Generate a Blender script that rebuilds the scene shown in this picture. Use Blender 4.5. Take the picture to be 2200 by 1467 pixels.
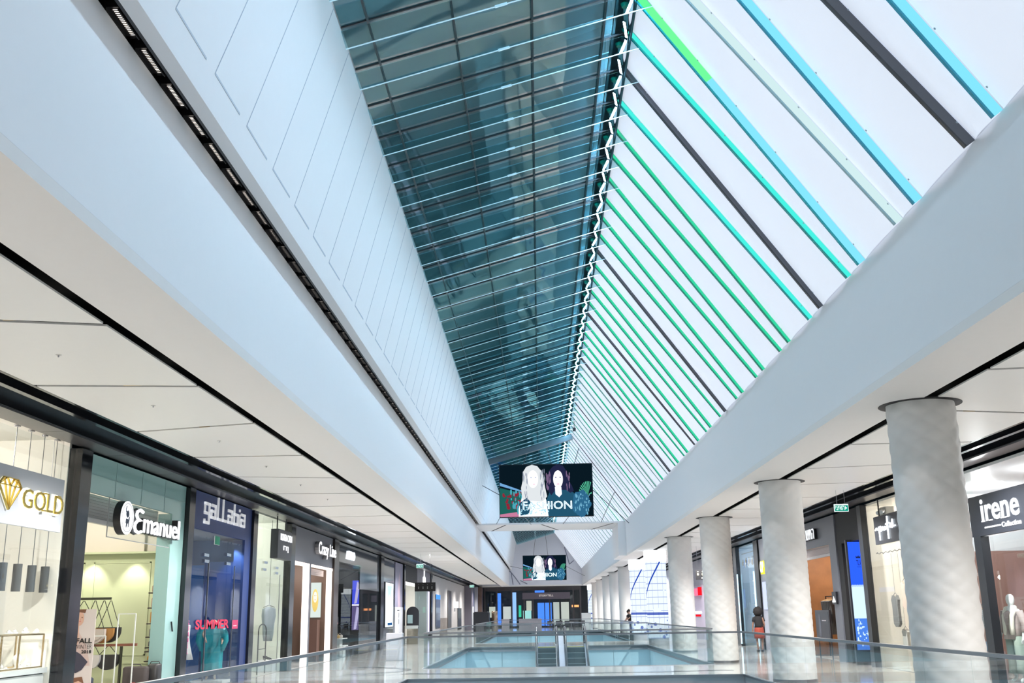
import bpy, bmesh, math, random
from mathutils import Vector, Matrix
random.seed(7)
SC = bpy.context.scene
for o in list(bpy.data.objects): bpy.data.objects.remove(o, do_unlink=True)
COL = SC.collection
PI = math.pi

# ------------------------------------------------------------ camera
cam_d = bpy.data.cameras.new('camera'); cam_d.sensor_width = 36.0
cam_d.lens = 2219.0 * 36.0 / 2200.0
cam_d.clip_start = 0.05; cam_d.clip_end = 600
cam = bpy.data.objects.new('camera', cam_d); COL.objects.link(cam)
def cam_matrix():
    f = 2219.0
    y = Vector((61.0, -583.5, -f)).normalized()
    yy = -(f * f + 61.0 * -140.0) / 583.5
    z = Vector((-140.0, -yy, -f)).normalized()
    x = y.cross(z)
    return Matrix((x, y, z))
m4 = cam_matrix().to_4x4(); m4.translation = Vector((0, 0, 1.6))
cam.matrix_world = m4
SC.camera = cam
# ------------------------------------------------------------ view and world
SC.view_settings.view_transform = 'Standard'
try: SC.view_settings.look = 'None'
except Exception: pass
SC.view_settings.exposure = 0.5
SC.view_settings.gamma = 1.0
SC.view_settings.use_curve_mapping = False
W = bpy.data.worlds.new('World'); SC.world = W; W.use_nodes = True
W.node_tree.nodes['Background'].inputs[0].default_value = (0.03, 0.09, 0.13, 1)
W.node_tree.nodes['Background'].inputs[1].default_value = 0.6
# ------------------------------------------------------------ cross-section of the mall (X, Z), corridor along +Y
ZC = 4.55                       # low ceilings
XFL, XFR = -3.43, 4.77          # fascias
GL = Vector((-2.56, 0, 9.44)); RD = Vector((1.66, 0, 10.65)); BT = Vector((4.77, 0, 6.43))
XL, XR = -7.9, 9.3              # shopfront planes
Y0, Y1 = -9.0, 59.69             # first skylight
Y2, Y3 = 59.71, 119.5            # second skylight
YE = 121.0
def area(name, loc, direction, sx, sy, power, color, spread=PI):
    d = bpy.data.lights.new(name, 'AREA'); d.shape = 'RECTANGLE'; d.size = sx; d.size_y = sy
    d.energy = power; d.color = color; d.spread = spread
    o = bpy.data.objects.new(name, d); COL.objects.link(o); o.location = loc
    q = Vector(direction).to_track_quat('-Z', 'Y'); o.rotation_euler = q.to_euler()
    return o
def spot(name, loc, power, color, ang=110, direction=(0, 0, -1), r=0.05, blend=0.6):
    d = bpy.data.lights.new(name, 'SPOT'); d.energy = power; d.color = color; d.spot_size = math.radians(ang)
    d.spot_blend = blend; d.shadow_soft_size = r
    o = bpy.data.objects.new(name, d); COL.objects.link(o); o.location = loc
    o.rotation_euler = Vector(direction).to_track_quat('-Z', 'Y').to_euler()
    return o
def point(name, loc, power, color, r=0.1):
    d = bpy.data.lights.new(name, 'POINT'); d.energy = power; d.color = color; d.shadow_soft_size = r
    o = bpy.data.objects.new(name, d); COL.objects.link(o); o.location = loc
    return o
COOL = (0.78, 0.9, 1.0); WARM = (1.0, 0.95, 0.90)
# added fill spots over walkways and hall, brightening floor and soffits; no fittings
for i, y in enumerate([-4, 4, 10, 16, 22, 28, 34, 40, 46, 52, 58, 66, 74, 82, 90, 98, 106, 114]):
    spot('fill_light', (-5.44, y, 4.50), 780, WARM, 150)
for i in range(-1, 12):
    spot('fill_light', (7.6, 10.7 + 9.5 * i, 4.50), 1200, WARM, 150)
for y in (31, 56, 60, 100, 116):
    spot('fill_light', (0.5, y, 6.2 if y < 70 else 4.5), 500, WARM, 150)
# ------------------------------------------------------------ materials
MATS = {}
def mat(name, color=(0.8, 0.8, 0.8), rough=0.5, metal=0.0, emit=None, es=0.0, spec=0.5, noise=0.0, nscale=8.0, bump=0.0, alpha=1.0, coat=0.0):
    if name in MATS: return MATS[name]
    m = bpy.data.materials.new(name); m.use_nodes = True; MATS[name] = m
    nt = m.node_tree; b = nt.nodes['Principled BSDF']
    c = tuple(color) + (1,)
    b.inputs['Base Color'].default_value = c
    b.inputs['Roughness'].default_value = rough; b.inputs['Metallic'].default_value = metal
    b.inputs['Specular IOR Level'].default_value = spec
    b.inputs['Coat Weight'].default_value = coat
    if emit is not None:
        b.inputs['Emission Color'].default_value = tuple(emit) + (1,); b.inputs['Emission Strength'].default_value = es
    if noise or bump:
        tc = nt.nodes.new('ShaderNodeTexCoord'); n = nt.nodes.new('ShaderNodeTexNoise'); n.inputs['Scale'].default_value = nscale
        n.inputs['Detail'].default_value = 4
        nt.links.new(tc.outputs['Object'], n.inputs['Vector'])
        if noise:
            mx = nt.nodes.new('ShaderNodeMix'); mx.data_type = 'RGBA'
            mx.inputs[6].default_value = tuple(max(0, v * (1 - noise)) for v in color) + (1,)
            mx.inputs[7].default_value = tuple(min(1, v * (1 + noise)) for v in color) + (1,)
            nt.links.new(n.outputs['Fac'], mx.inputs[0]); nt.links.new(mx.outputs[2], b.inputs['Base Color'])
        if bump:
            bp = nt.nodes.new('ShaderNodeBump'); bp.inputs['Strength'].default_value = bump; bp.inputs['Distance'].default_value = 0.02
            nt.links.new(n.outputs['Fac'], bp.inputs['Height']); nt.links.new(bp.outputs[0], b.inputs['Normal'])
    return m
def glass(name, tint=(0.9, 0.97, 0.96), refl=0.06, rough=0.0, gcol=(1, 1, 1), edge=0.6, wav=0.0):
    if name in MATS: return MATS[name]
    m = bpy.data.materials.new(name); m.use_nodes = True; MATS[name] = m
    nt = m.node_tree; nt.nodes.clear(); N = nt.nodes.new
    out = N('ShaderNodeOutputMaterial'); mx = N('ShaderNodeMixShader'); t = N('ShaderNodeBsdfTransparent'); g = N('ShaderNodeBsdfGlossy')
    t.inputs[0].default_value = tuple(tint) + (1,); g.inputs[0].default_value = tuple(gcol) + (1,); g.inputs['Roughness'].default_value = rough
    lw = N('ShaderNodeLayerWeight'); lw.inputs['Blend'].default_value = 0.25
    ma = N('ShaderNodeMath'); ma.operation = 'MULTIPLY_ADD'; ma.inputs[1].default_value = edge; ma.inputs[2].default_value = refl
    nt.links.new(lw.outputs['Fresnel'], ma.inputs[0]); nt.links.new(ma.outputs[0], mx.inputs[0])
    nt.links.new(t.outputs[0], mx.inputs[1]); nt.links.new(g.outputs[0], mx.inputs[2]); nt.links.new(mx.outputs[0], out.inputs[0])
    if wav:
        tc = N('ShaderNodeTexCoord'); n = N('ShaderNodeTexNoise'); n.inputs['Scale'].default_value = 0.7
        bp = N('ShaderNodeBump'); bp.inputs['Strength'].default_value = wav; bp.inputs['Distance'].default_value = 0.05
        nt.links.new(tc.outputs['Object'], n.inputs['Vector']); nt.links.new(n.outputs['Fac'], bp.inputs['Height'])
        nt.links.new(bp.outputs[0], g.inputs['Normal'])
    return m
def emis(name, color, s=1.0):
    if name in MATS: return MATS[name]
    m = bpy.data.materials.new(name); m.use_nodes = True; MATS[name] = m
    nt = m.node_tree; nt.nodes.clear()
    out = nt.nodes.new('ShaderNodeOutputMaterial'); e = nt.nodes.new('ShaderNodeEmission')
    e.inputs[0].default_value = tuple(color) + (1,); e.inputs[1].default_value = s
    nt.links.new(e.outputs[0], out.inputs[0])
    return m
# ------------------------------------------------------------ mesh builder
def wloc(o):
    v = Vector((0, 0, 0))
    while o is not None: v += Vector(o.location); o = o.parent
    return v
class MB:
    def __init__(s): s.v = []; s.f = []; s.mi = []; s.cur = 0
    def face(s, pts):
        n = len(s.v); s.v += [Vector(p) for p in pts]; s.f.append(tuple(range(n, n + len(pts)))); s.mi.append(s.cur); return s
    def add(s, vs, fs):
        n = len(s.v); s.v += [Vector(p) for p in vs]
        for f in fs: s.f.append(tuple(i + n for i in f)); s.mi.append(s.cur)
        return s
    def box(s, x0, x1, y0, y1, z0, z1, M=None):
        vs = [Vector((x, y, z)) for z in (z0, z1) for y in (y0, y1) for x in (x0, x1)]
        if M is not None: vs = [M @ v for v in vs]
        return s.add(vs, [(0, 2, 3, 1), (4, 5, 7, 6), (0, 1, 5, 4), (2, 6, 7, 3), (0, 4, 6, 2), (1, 3, 7, 5)])
    def rbox(s, x0, x1, y0, y1, z0, z1, r=0.02, M=None, n=3):
        # box with rounded vertical edges and softened top
        pts = []
        for cx, cy, a0 in ((x1 - r, y1 - r, 0), (x0 + r, y1 - r, 1), (x0 + r, y0 + r, 2), (x1 - r, y0 + r, 3)):
            for i in range(n + 1):
                a = (a0 + i / n) * PI / 2; pts.append((cx + r * math.cos(a), cy + r * math.sin(a)))
        cx, cy = (x0 + x1) / 2, (y0 + y1) / 2
        def ring(z, k): return [Vector((cx + (p[0] - cx) * k, cy + (p[1] - cy) * k, z)) for p in pts]
        kk = 1 - r / max(x1 - x0, y1 - y0)
        rings = [ring(z0, kk), ring(z0 + r * .5, 1), ring(z1 - r * .5, 1), ring(z1, kk)]
        vs = [v for q in rings for v in q]; L = len(pts)
        if M is not None: vs = [M @ v for v in vs]
        fs = [tuple(reversed(range(L))), tuple(range(3 * L, 4 * L))]
        for k in range(3):
            for i in range(L): j = (i + 1) % L; fs.append((k * L + i, k * L + j, (k + 1) * L + j, (k + 1) * L + i))
        return s.add(vs, fs)
    def prism(s, poly, vec):
        vec = Vector(vec); n = len(poly); p = [Vector(q) for q in poly]
        vs = p + [q + vec for q in p]
        fs = [tuple(reversed(range(n))), tuple(range(n, 2 * n))] + [(i, (i + 1) % n, (i + 1) % n + n, i + n) for i in range(n)]
        return s.add(vs, fs)
    def bar(s, a, b, w, h=None, up=(0, 0, 1)):
        a = Vector(a); b = Vector(b); h = h or w; d = (b - a).normalized(); u = Vector(up)
        if abs(d.dot(u)) > 0.98: u = Vector((1, 0, 0))
        r = d.cross(u).normalized(); u = r.cross(d).normalized()
        q = [a + r * sx * w / 2 + u * sz * h / 2 for sx, sz in ((-1, -1), (1, -1), (1, 1), (-1, 1))]
        return s.prism(q, b - a)
    def tube(s, pts, r, n=8, caps=True):
        pts = [Vector(p) for p in pts]; R = r if isinstance(r, (list, tuple)) else [r] * len(pts)
        base = len(s.v); prev = None; vs = []
        for i, p in enumerate(pts):
            d = (pts[min(i + 1, len(pts) - 1)] - pts[max(i - 1, 0)])
            d = d.normalized() if d.length > 1e-9 else Vector((0, 0, 1))
            if prev is None:
                u = Vector((0, 0, 1)) if abs(d.z) < 0.9 else Vector((1, 0, 0)); x = d.cross(u).normalized()
            else: x = (prev - d * prev.dot(d)); x = x.normalized() if x.length > 1e-6 else d.orthogonal().normalized()
            prev = x; y = d.cross(x)
            for k in range(n):
                a = 2 * PI * k / n; vs.append(p + (x * math.cos(a) + y * math.sin(a)) * R[i])
        fs = []
        for i in range(len(pts) - 1):
            for k in range(n): j = (k + 1) % n; fs.append((i * n + k, i * n + j, (i + 1) * n + j, (i + 1) * n + k))
        if caps: fs += [tuple(reversed(range(n))), tuple(range((len(pts) - 1) * n, len(pts) * n))]
        return s.add(vs, fs)
    def lathe(s, prof, c=(0, 0, 0), n=24, sx=1.0, sy=1.0, M=None):
        c = Vector(c); vs = []; fs = []; m = len(prof)
        for r, z in prof:
            for k in range(n):
                a = 2 * PI * k / n; v = Vector((r * sx * math.cos(a), r * sy * math.sin(a), z))
                if M is not None: v = M @ v
                vs.append(c + v)
        for i in range(m - 1):
            for k in range(n): j = (k + 1) % n; fs.append((i * n + k, i * n + j, (i + 1) * n + j, (i + 1) * n + k))
        if prof[0] == prof[-1]: return s.add(vs, fs)
        if prof[0][0] > 1e-4: fs.append(tuple(reversed(range(n))))
        if prof[-1][0] > 1e-4: fs.append(tuple(range((m - 1) * n, m * n)))
        return s.add(vs, fs)
    def build(s, name, mats, parent=None, smooth=False):
        me = bpy.data.meshes.new(name)
        if parent is not None: off = wloc(parent)
        else:
            xs = [v.x for v in s.v]; ys = [v.y for v in s.v]; zs = [v.z for v in s.v]
            off = Vector(((min(xs) + max(xs)) / 2, (min(ys) + max(ys)) / 2, min(zs)))
        me.from_pydata([v - off for v in s.v], [], s.f)
        if not isinstance(mats, (list, tuple)): mats = [mats]
        for m in mats: me.materials.append(m)
        me.polygons.foreach_set('material_index', s.mi)
        if smooth: me.polygons.foreach_set('use_smooth', [True] * len(s.f))
        bm = bmesh.new(); bm.from_mesh(me); bmesh.ops.remove_doubles(bm, verts=bm.verts, dist=1e-5)
        bmesh.ops.recalc_face_normals(bm, faces=bm.faces); bm.to_mesh(me); bm.free()
        me.update()
        o = bpy.data.objects.new(name, me); COL.objects.link(o)
        if parent is not None: o.parent = parent
        else: o.location = off
        return o
def B(*a, **k): return MB().box(*a, **k)
def empty(name, loc, label, cat, group=None, rz=0.0):
    o = bpy.data.objects.new(name, None); COL.objects.link(o); o.location = loc; o.rotation_euler = (0, 0, rz)
    o.empty_display_size = 0.1
    return tag(o, label, cat, group)
def tag(o, label, cat, group=None):
    o['label'] = label; o['category'] = cat
    if group: o['group'] = group
    return o
def struct(o): o['kind'] = 'structure'; return o
def sempty(name, loc=(0, 0, 0)):
    o = bpy.data.objects.new(name, None); COL.objects.link(o); o.location = loc; o['kind'] = 'structure'; return o
def kids(o): return [c for c in KIDX.get(o.name, [])]
def copy_tree(o, parent=None, children=None):
    c = o.copy(); COL.objects.link(c)
    if parent is not None: c.parent = parent
    for ch in list(o.children): copy_tree(ch, c)
    return c
def dup(o, loc, label=None, group=None, rz=None):
    c = copy_tree(o); c.location = loc
    if rz is not None: c.rotation_euler = (0, 0, rz)
    if label: c['label'] = label
    if group: c['group'] = group
    return c
# text: mesh letters fitted in a w x h box; origin = lower left corner
AX = {'L': (Vector((0, 1, 0)), Vector((0, 0, 1)), Vector((1, 0, 0))),     # on left-hand walls, facing +X
      'R': (Vector((0, -1, 0)), Vector((0, 0, 1)), Vector((-1, 0, 0))),   # on right-hand walls, facing -X
      'F': (Vector((1, 0, 0)), Vector((0, 0, 1)), Vector((0, -1, 0)))}    # facing the camera, -Y
_fonts = {}
def text(name, s, side, org, w, h, m, parent=None, depth=0.01, bold=0.0, shear=0.0, res=3):
    cu = bpy.data.curves.new(name, 'FONT'); cu.body = s; cu.extrude = 0.5; cu.offset = bold; cu.shear = shear; cu.resolution_u = res
    to = bpy.data.objects.new(name, cu); COL.objects.link(to)
    dg = bpy.context.evaluated_depsgraph_get(); me = bpy.data.meshes.new_from_object(to.evaluated_get(dg))
    vs = [v.co.copy() for v in me.vertices]; fs = [tuple(p.vertices) for p in me.polygons]
    bpy.data.objects.remove(to, do_unlink=True); bpy.data.curves.remove(cu)
    if not vs: return None
    x0 = min(v.x for v in vs); x1 = max(v.x for v in vs); y0 = min(v.y for v in vs); y1 = max(v.y for v in vs)
    R, U, Nn = AX[side] if isinstance(side, str) else side; org = Vector(org); b = MB()
    b.add([org + R * ((v.x - x0) / (x1 - x0) * w) + U * ((v.y - y0) / (y1 - y0) * h) + Nn * ((v.z + 0.5) * depth) for v in vs], fs)
    return b.build(name, m, parent)
def plate(side, org, w, h, d=0.02, b=None):
    """box lying on a wall plane: org lower-left, w along reading direction, h up, d out of the wall"""
    R, U, Nn = AX[side] if isinstance(side, str) else side; o = Vector(org); b = b or MB()
    return b.prism([o, o + R * w, o + R * w + U * h, o + U * h], Nn * d)
def shape(side, org, pts, d=0.004, b=None):
    R, U, Nn = AX[side] if isinstance(side, str) else side; o = Vector(org); b = b or MB()
    return b.prism([o + R * p[0] + U * p[1] for p in pts], Nn * d)
def ell(cx, cy, rx, ry, n=20, a0=0, a1=2 * PI):
    return [(cx + rx * math.cos(a0 + (a1 - a0) * i / n), cy + ry * math.sin(a0 + (a1 - a0) * i / n)) for i in range(n if a1 - a0 > 6.2 else n + 1)]
WHITE = mat('white_plaster', (0.80, 0.81, 0.83), 0.55, noise=0.01)
CEIL = mat('ceiling_panel_white', (0.80, 0.79, 0.77), 0.45, noise=0.012)
SOFFIT = mat('soffit_plaster', (0.78, 0.76, 0.745), 0.6, noise=0.012)
BLACK = mat('black_slot', (0.006, 0.006, 0.008), 0.6)
BLACKG = mat('black_gloss', (0.010, 0.011, 0.014), 0.12, spec=0.6)
MIRR = mat('dark_mirror_soffit', (0.060, 0.058, 0.062), 0.30, spec=0.35)
BRASS = mat('brass', (0.6, 0.45, 0.25), 0.35, 1.0)
STEEL = mat('brushed_steel', (0.36, 0.37, 0.40), 0.28, 1.0, noise=0.05, nscale=40)
CHROME = mat('polished_chrome', (0.8, 0.8, 0.82), 0.08, 1.0)
BALU = glass('balustrade_glass', (0.955, 0.982, 0.985), 0.02, edge=0.22)
SHOPG = glass('shop_glass', (0.97, 0.99, 0.985), 0.012, edge=0.10)
# ------------------------------------------------------------ floor slabs with two voids
def floor_material():
    m = bpy.data.materials.new('polished_stone_floor'); m.use_nodes = True; nt = m.node_tree; b = nt.nodes['Principled BSDF']
    N = nt.nodes.new; tc = N('ShaderNodeTexCoord')
    br = N('ShaderNodeTexBrick'); br.offset = 0.5; br.inputs['Scale'].default_value = 1.0
    br.inputs['Brick Width'].default_value = 1.2; br.inputs['Row Height'].default_value = 0.6; br.inputs['Mortar Size'].default_value = 0.004
    br.inputs['Color1'].default_value = (0.56, 0.54, 0.51, 1); br.inputs['Color2'].default_value = (0.62, 0.60, 0.57, 1); br.inputs['Mortar'].default_value = (0.33, 0.32, 0.31, 1)
    nt.links.new(tc.outputs['Object'], br.inputs['Vector'])
    no = N('ShaderNodeTexNoise'); no.inputs['Scale'].default_value = 2.2; no.inputs['Detail'].default_value = 6; nt.links.new(tc.outputs['Object'], no.inputs['Vector'])
    mx = N('ShaderNodeMix'); mx.data_type = 'RGBA'; mx.blend_type = 'MULTIPLY'; mx.inputs[0].default_value = 0.25
    nt.links.new(br.outputs['Color'], mx.inputs[6]); nt.links.new(no.outputs['Color'], mx.inputs[7]); nt.links.new(mx.outputs[2], b.inputs['Base Color'])
    b.inputs['Roughness'].default_value = 0.10; b.inputs['Specular IOR Level'].default_value = 0.7
    return m
FLOOR = floor_material()
V1 = (-3.52, 5.22, 5.0, 27.9); V2 = (-3.66, 5.30, 33.1, 53.6); V3 = (-3.7, 5.25, 60.5, 93.0)
T = 0.2
fl = MB()
for x0, x1, y0, y1 in ((-16, 18, Y0, V1[2]), (-16, V1[0], V1[2], V1[3]), (V1[1], 18, V1[2], V1[3]), (-16, 18, V1[3], V2[2]), (-16, V2[0], V2[2], V2[3]), (V2[1], 18, V2[2], V2[3]), (-16, 18, V2[3], V3[2]), (-16, V3[0], V3[2], V3[3]), (V3[1], 18, V3[2], V3[3]), (-16, 18, V3[3], YE + 8)):
    fl.box(x0, x1, y0, y1, -T, 0)
struct(fl.build('floor', FLOOR))
FASC = mat('grey_slab_edge', (0.34, 0.36, 0.40), 0.4)
LOWB = mat('pale_blue_cladding', (0.50, 0.70, 0.78), 0.35, noise=0.03, nscale=1.5, emit=(0.33, 0.56, 0.70), es=0.15)  # glow in the cladding colour stands in for lower-level lighting
DARKIN = mat('dark_stone_inlay', (0.14, 0.145, 0.155), 0.12, spec=0.7)
for n, (x0, x1, y0, y1) in enumerate((V1, V2, V3)):
    b = MB()
    b.box(x0 - .01, x0 + .03, y0, y1, -T - .02, .015); b.box(x1 - .03, x1 + .01, y0, y1, -T - .02, .015)
    b.box(x0 + .03, x1 - .03, y0 - .01, y0 + .03, -T - .02, .015); b.box(x0 + .03, x1 - .03, y1 - .03, y1 + .01, -T - .02, .015)
    struct(b.build('trim_%d' % (n + 1), FASC))
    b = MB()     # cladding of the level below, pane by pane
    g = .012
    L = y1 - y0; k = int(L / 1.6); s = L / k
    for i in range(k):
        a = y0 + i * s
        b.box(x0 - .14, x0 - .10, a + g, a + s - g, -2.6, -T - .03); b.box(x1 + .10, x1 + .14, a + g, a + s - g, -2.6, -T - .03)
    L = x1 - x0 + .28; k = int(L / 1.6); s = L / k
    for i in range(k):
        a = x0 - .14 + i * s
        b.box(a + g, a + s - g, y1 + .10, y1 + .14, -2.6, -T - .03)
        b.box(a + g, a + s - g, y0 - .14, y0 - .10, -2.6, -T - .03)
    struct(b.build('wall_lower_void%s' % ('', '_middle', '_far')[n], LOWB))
struct(B(-16, 18, Y0, YE + 8, -5.4, -5.2).build('floor_lower', FLOOR))
LOWW = mat('lower_wall', (0.55, 0.62, 0.66), 0.5)
struct(B(-9, -8.8, Y0, YE, -5.2, -T).build('wall_lower_left', LOWW)); struct(B(9.6, 9.8, Y0, YE, -5.2, -T).build('wall_lower_right', LOWW))
# curved dark inlay bands in the bridge floor
b = MB()
def arc_band(cx, cy, r0, r1, a0, a1, n=30):
    for i in range(n):
        p = a0 + (a1 - a0) * i / n; q = a0 + (a1 - a0) * (i + 1) / n
        b.prism([(cx + r * math.cos(t), cy + r * math.sin(t), 0.001) for r, t in ((r0, p), (r0, q), (r1, q), (r1, p))], (0, 0, 0.004))
arc_band(1.5, 44, 14.2, 14.6, math.radians(248), math.radians(285))
arc_band(-6.3, 32.6, 2.0, 2.35, math.radians(-70), math.radians(80))
arc_band(1.5, 70.5, 14.2, 14.7, math.radians(250), math.radians(288))
struct(b.build('floor_inlay', DARKIN))

# ------------------------------------------------------------ ceilings
cl = MB(); cl.box(-4.27, XFL, Y0, Y3, ZC, ZC + .12)
struct(cl.build('ceiling_left_border', SOFFIT))
struct(B(XFR, 5.66, Y0, Y3, ZC, ZC + .12).build('ceiling_right_border', SOFFIT))
def panels(x0, x1, name, flip):
    b = MB(); g = 0.048; p = 3.12
    sl = [0.25, -0.55, 0.0, 0.5]
    ys = [(0.55 + p * k, sl[k % 4] * flip if k < 9 else (0.12 if k % 2 else -0.12)) for k in range(-4, 36)]
    for k in range(-3, len(ys) - 4):
        pass
    for i in range(len(ys) - 1):
        (ya, sa), (yb, sb) = ys[i], ys[i + 1]
        if yb > Y3 + 1: break
        q = [(x0, ya - sa / 2 + g, ZC), (x1, ya + sa / 2 + g, ZC), (x1, yb + sb / 2 - g, ZC), (x0, yb - sb / 2 - g, ZC)]
        b.prism(q, (0, 0, 0.02))
    o = struct(b.build(name, CEIL))
    b = MB()
    for (ya, sa) in ys:
        if ya > Y3: break
        mid = (x0 + x1) / 2 + (0.2 if flip > 0 else -0.2)
        b.box(mid - .12, mid + .12, ya - .02, ya + .02, ZC + .004, ZC + .018)
    b.build('ceiling_clip', BRASS, o)
    return ys
LY = panels(-6.47, -4.43, 'ceiling_left', 1)
panels(5.86, 8.08, 'ceiling_right', -1)
b = MB()
b.box(-9.5, -3.6, Y0, YE, ZC + .3, ZC + .4); b.box(4.9, 11, Y0, YE, ZC + .3, ZC + .4)
struct(b.build('ceiling_void', BLACK))
b = MB(); b.box(-7.46, -6.47, Y0, Y3, ZC + .16, ZC + .2); b.box(-7.46, -7.42, Y0, Y3, ZC - .02, ZC + .16)
b.box(-6.90, -6.80, Y0, Y3, ZC + .0, ZC + .16); b.box(-6.53, -6.475, Y0, Y3, ZC + .0, ZC + .16)
struct(b.build('trim_4', BLACKG))
b = MB(); b.box(8.12, 8.86, Y0, Y3, ZC + .16, ZC + .2); b.box(8.82, 8.86, Y0, Y3, ZC - .02, ZC + .16)
b.box(8.42, 8.52, Y0, Y3, ZC + .0, ZC + .16); b.box(8.085, 8.14, Y0, Y3, ZC + .0, ZC + .16)
struct(b.build('trim_5', BLACKG))
b = MB()
y = 3.0
while y < Y3:
    b.box(XL, -7.465, y + .006, y + 2.6 - .006, ZC - .04, ZC + .02); b.box(8.865, XR, y + .006, y + 2.6 - .006, ZC - .04, ZC + .02); y += 2.6
struct(b.build('ceiling_mirror_border', MIRR))
# ------------------------------------------------------------ fascias and long beams
b = MB(); b.box(XFL - .5, XFL, Y0, Y3, ZC + .121, 6.40)
struct(b.build('wall_fascia_left', WHITE))
struct(B(XFR, XFR + .5, Y0, Y3, ZC + .121, 6.43).build('wall_fascia_right', WHITE))
# slot and lip above the left fascia
b = MB(); b.box(-3.60, -3.56, Y0, Y3, 6.40, 6.75); b.box(-3.56, -3.26, Y0, Y3, 6.68, 6.75); b.box(-3.30, -3.262, Y0, Y3, 6.40, 6.68)
struct(b.build('trim_6', mat('slot_black', (0.012, 0.013, 0.018), 0.35)))
lip = MB(); lip.box(-3.262, -3.11, Y0, Y3, 6.39, 6.44)
struct(lip.build('trim_7', WHITE))
def wall_strip(ya, yb, name):
    a = Vector((-3.11, 0, 6.39)); c = GL; n = Vector((c.z - a.z, 0, -(c.x - a.x))).normalized()
    b = MB(); q = [Vector((p.x, ya, p.z)) for p in (a, c, c - n * .25, a - n * .13)]
    b.prism(q, (0, yb - ya, 0)); o = struct(b.build(name, WHITE))
    b = MB(); d = 1.12
    def P(y, z, off=.001): t = (z - a.z) / (c.z - a.z); return Vector((a.x + (c.x - a.x) * t, y, z)) + n * off
    def strip(p, q, w, across):
        b.prism([p - across * w / 2, q - across * w / 2, q + across * w / 2, p + across * w / 2], n * .003)
    y = 8.98 - 1.12 * 14; zt = 9.40
    while y < yb - 1:
        if y > ya:
            up = (P(0, 7) - P(0, 6)).normalized()
            strip(P(y, 6.73), P(y + .85, 6.73), .022, up)
            strip(P(y, 6.73), P(y + .85, zt), .012, Vector((0, 1, 0)))
        y += d
    b.build('panel_groove', mat('groove_grey', (0.50, 0.56, 0.64), 0.7), o)
    b = MB()
    y = 8.98 - 1.12 * 14 + .85
    while y < yb - 1:
        if y > ya: b.prism([P(y, zt, 0), P(y + .8, zt, 0), P(y + .8, zt + .1, 0), P(y, zt + .1, 0)], -n * .06)
        y += d
    b.build('top_cap', WHITE, o)
wall_strip(Y0, Y1, 'wall_left_upper'); wall_strip(Y2, Y3, 'wall_left_upper_far')
# ------------------------------------------------------------ glazed slope (dark glass at dusk)
def roof_glass_material():
    m = bpy.data.materials.new('night_glass'); m.use_nodes = True; nt = m.node_tree; b = nt.nodes['Principled BSDF']; N = nt.nodes.new
    b.inputs['Base Color'].default_value = (0.035, 0.115, 0.150, 1); b.inputs['Roughness'].default_value = 0.03
    b.inputs['Specular IOR Level'].default_value = 1.0; b.inputs['IOR'].default_value = 1.9
    tc = N('ShaderNodeTexCoord'); n = N('ShaderNodeTexNoise'); n.inputs['Scale'].default_value = 0.55; n.inputs['Detail'].default_value = 1
    bp = N('ShaderNodeBump'); bp.inputs['Strength'].default_value = 0.14; bp.inputs['Distance'].default_value = 0.08
    nt.links.new(tc.outputs['Object'], n.inputs['Vector']); nt.links.new(n.outputs['Fac'], bp.inputs['Height']); nt.links.new(bp.outputs[0], b.inputs['Normal'])
    return m
NIGHT = roof_glass_material()
MULL = mat('dark_mullion', (0.03, 0.04, 0.05), 0.3)
rdir = (RD - GL).normalized(); rn = Vector((rdir.z, 0, -rdir.x))     # downwards normal
def onroof(t, y, off=0.0):
    p = GL.lerp(RD, t) + rn * off; return Vector((p.x, y, p.z))
def roof_glass(ya, yb, name):
    b = MB(); b.prism([onroof(-.03, ya), onroof(.925, ya), onroof(.925, yb), onroof(-.03, yb)], -rn * .03)
    o = struct(b.build(name, NIGHT))
    for X in (-2.2, -1.06, .07, 1.2):
        t = (X - GL.x) / (RD.x - GL.x)
        m_ = MB(); m_.bar(onroof(t, ya, .02), onroof(t, yb, .02), .030, .035); m_.build('mullion', MULL, o)
    return o
roof_glass(Y0, Y1, 'window_1'); roof_glass(Y2, Y3, 'window_2')
PITCH = 1.14
GF = glass('glass_fin', (0.70, 0.86, 0.88), 0.05, edge=0.35, gcol=(0.8, 0.95, 1))
EDGE = mat('glass_edge', (0.62, 0.85, 0.95), 0.15, spec=1.0, emit=(0.35, 0.62, 0.78), es=0.25)  # pale glow stands in for ridge lamp light caught in the edges
def glass_fin(y):
    e = empty('glass_fin', (GL.x, y, GL.z - .3), 'thin horizontal glass fin with pale edges hanging under the dark roof glass', 'roof fin', 'glass fins under the dark roof glazing')
    D = .34
    b = MB(); b.prism([onroof(-.005, y, .06), onroof(1.035, y, .06), onroof(1.035, y, D), onroof(-.005, y, D)], (0, .012, 0)); b.build('blade', GF, e)
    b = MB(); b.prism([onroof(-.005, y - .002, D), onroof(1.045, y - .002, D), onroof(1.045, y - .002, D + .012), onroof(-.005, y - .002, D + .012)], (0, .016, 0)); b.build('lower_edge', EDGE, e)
    b = MB(); b.prism([onroof(-.005, y - .01, .0), onroof(.97, y - .01, .0), onroof(.97, y - .01, .018), onroof(-.005, y - .01, .018)], (0, .025, 0)); b.build('mounting_rail', MULL, e)
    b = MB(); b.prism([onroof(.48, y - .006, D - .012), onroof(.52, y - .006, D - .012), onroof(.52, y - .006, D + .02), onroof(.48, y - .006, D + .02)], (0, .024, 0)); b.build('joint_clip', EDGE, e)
    return e
gf0 = None
kk = list(range(-9, 92))
DARKS = (-4, 1, 9, 14, 19, 26, 33)
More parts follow.
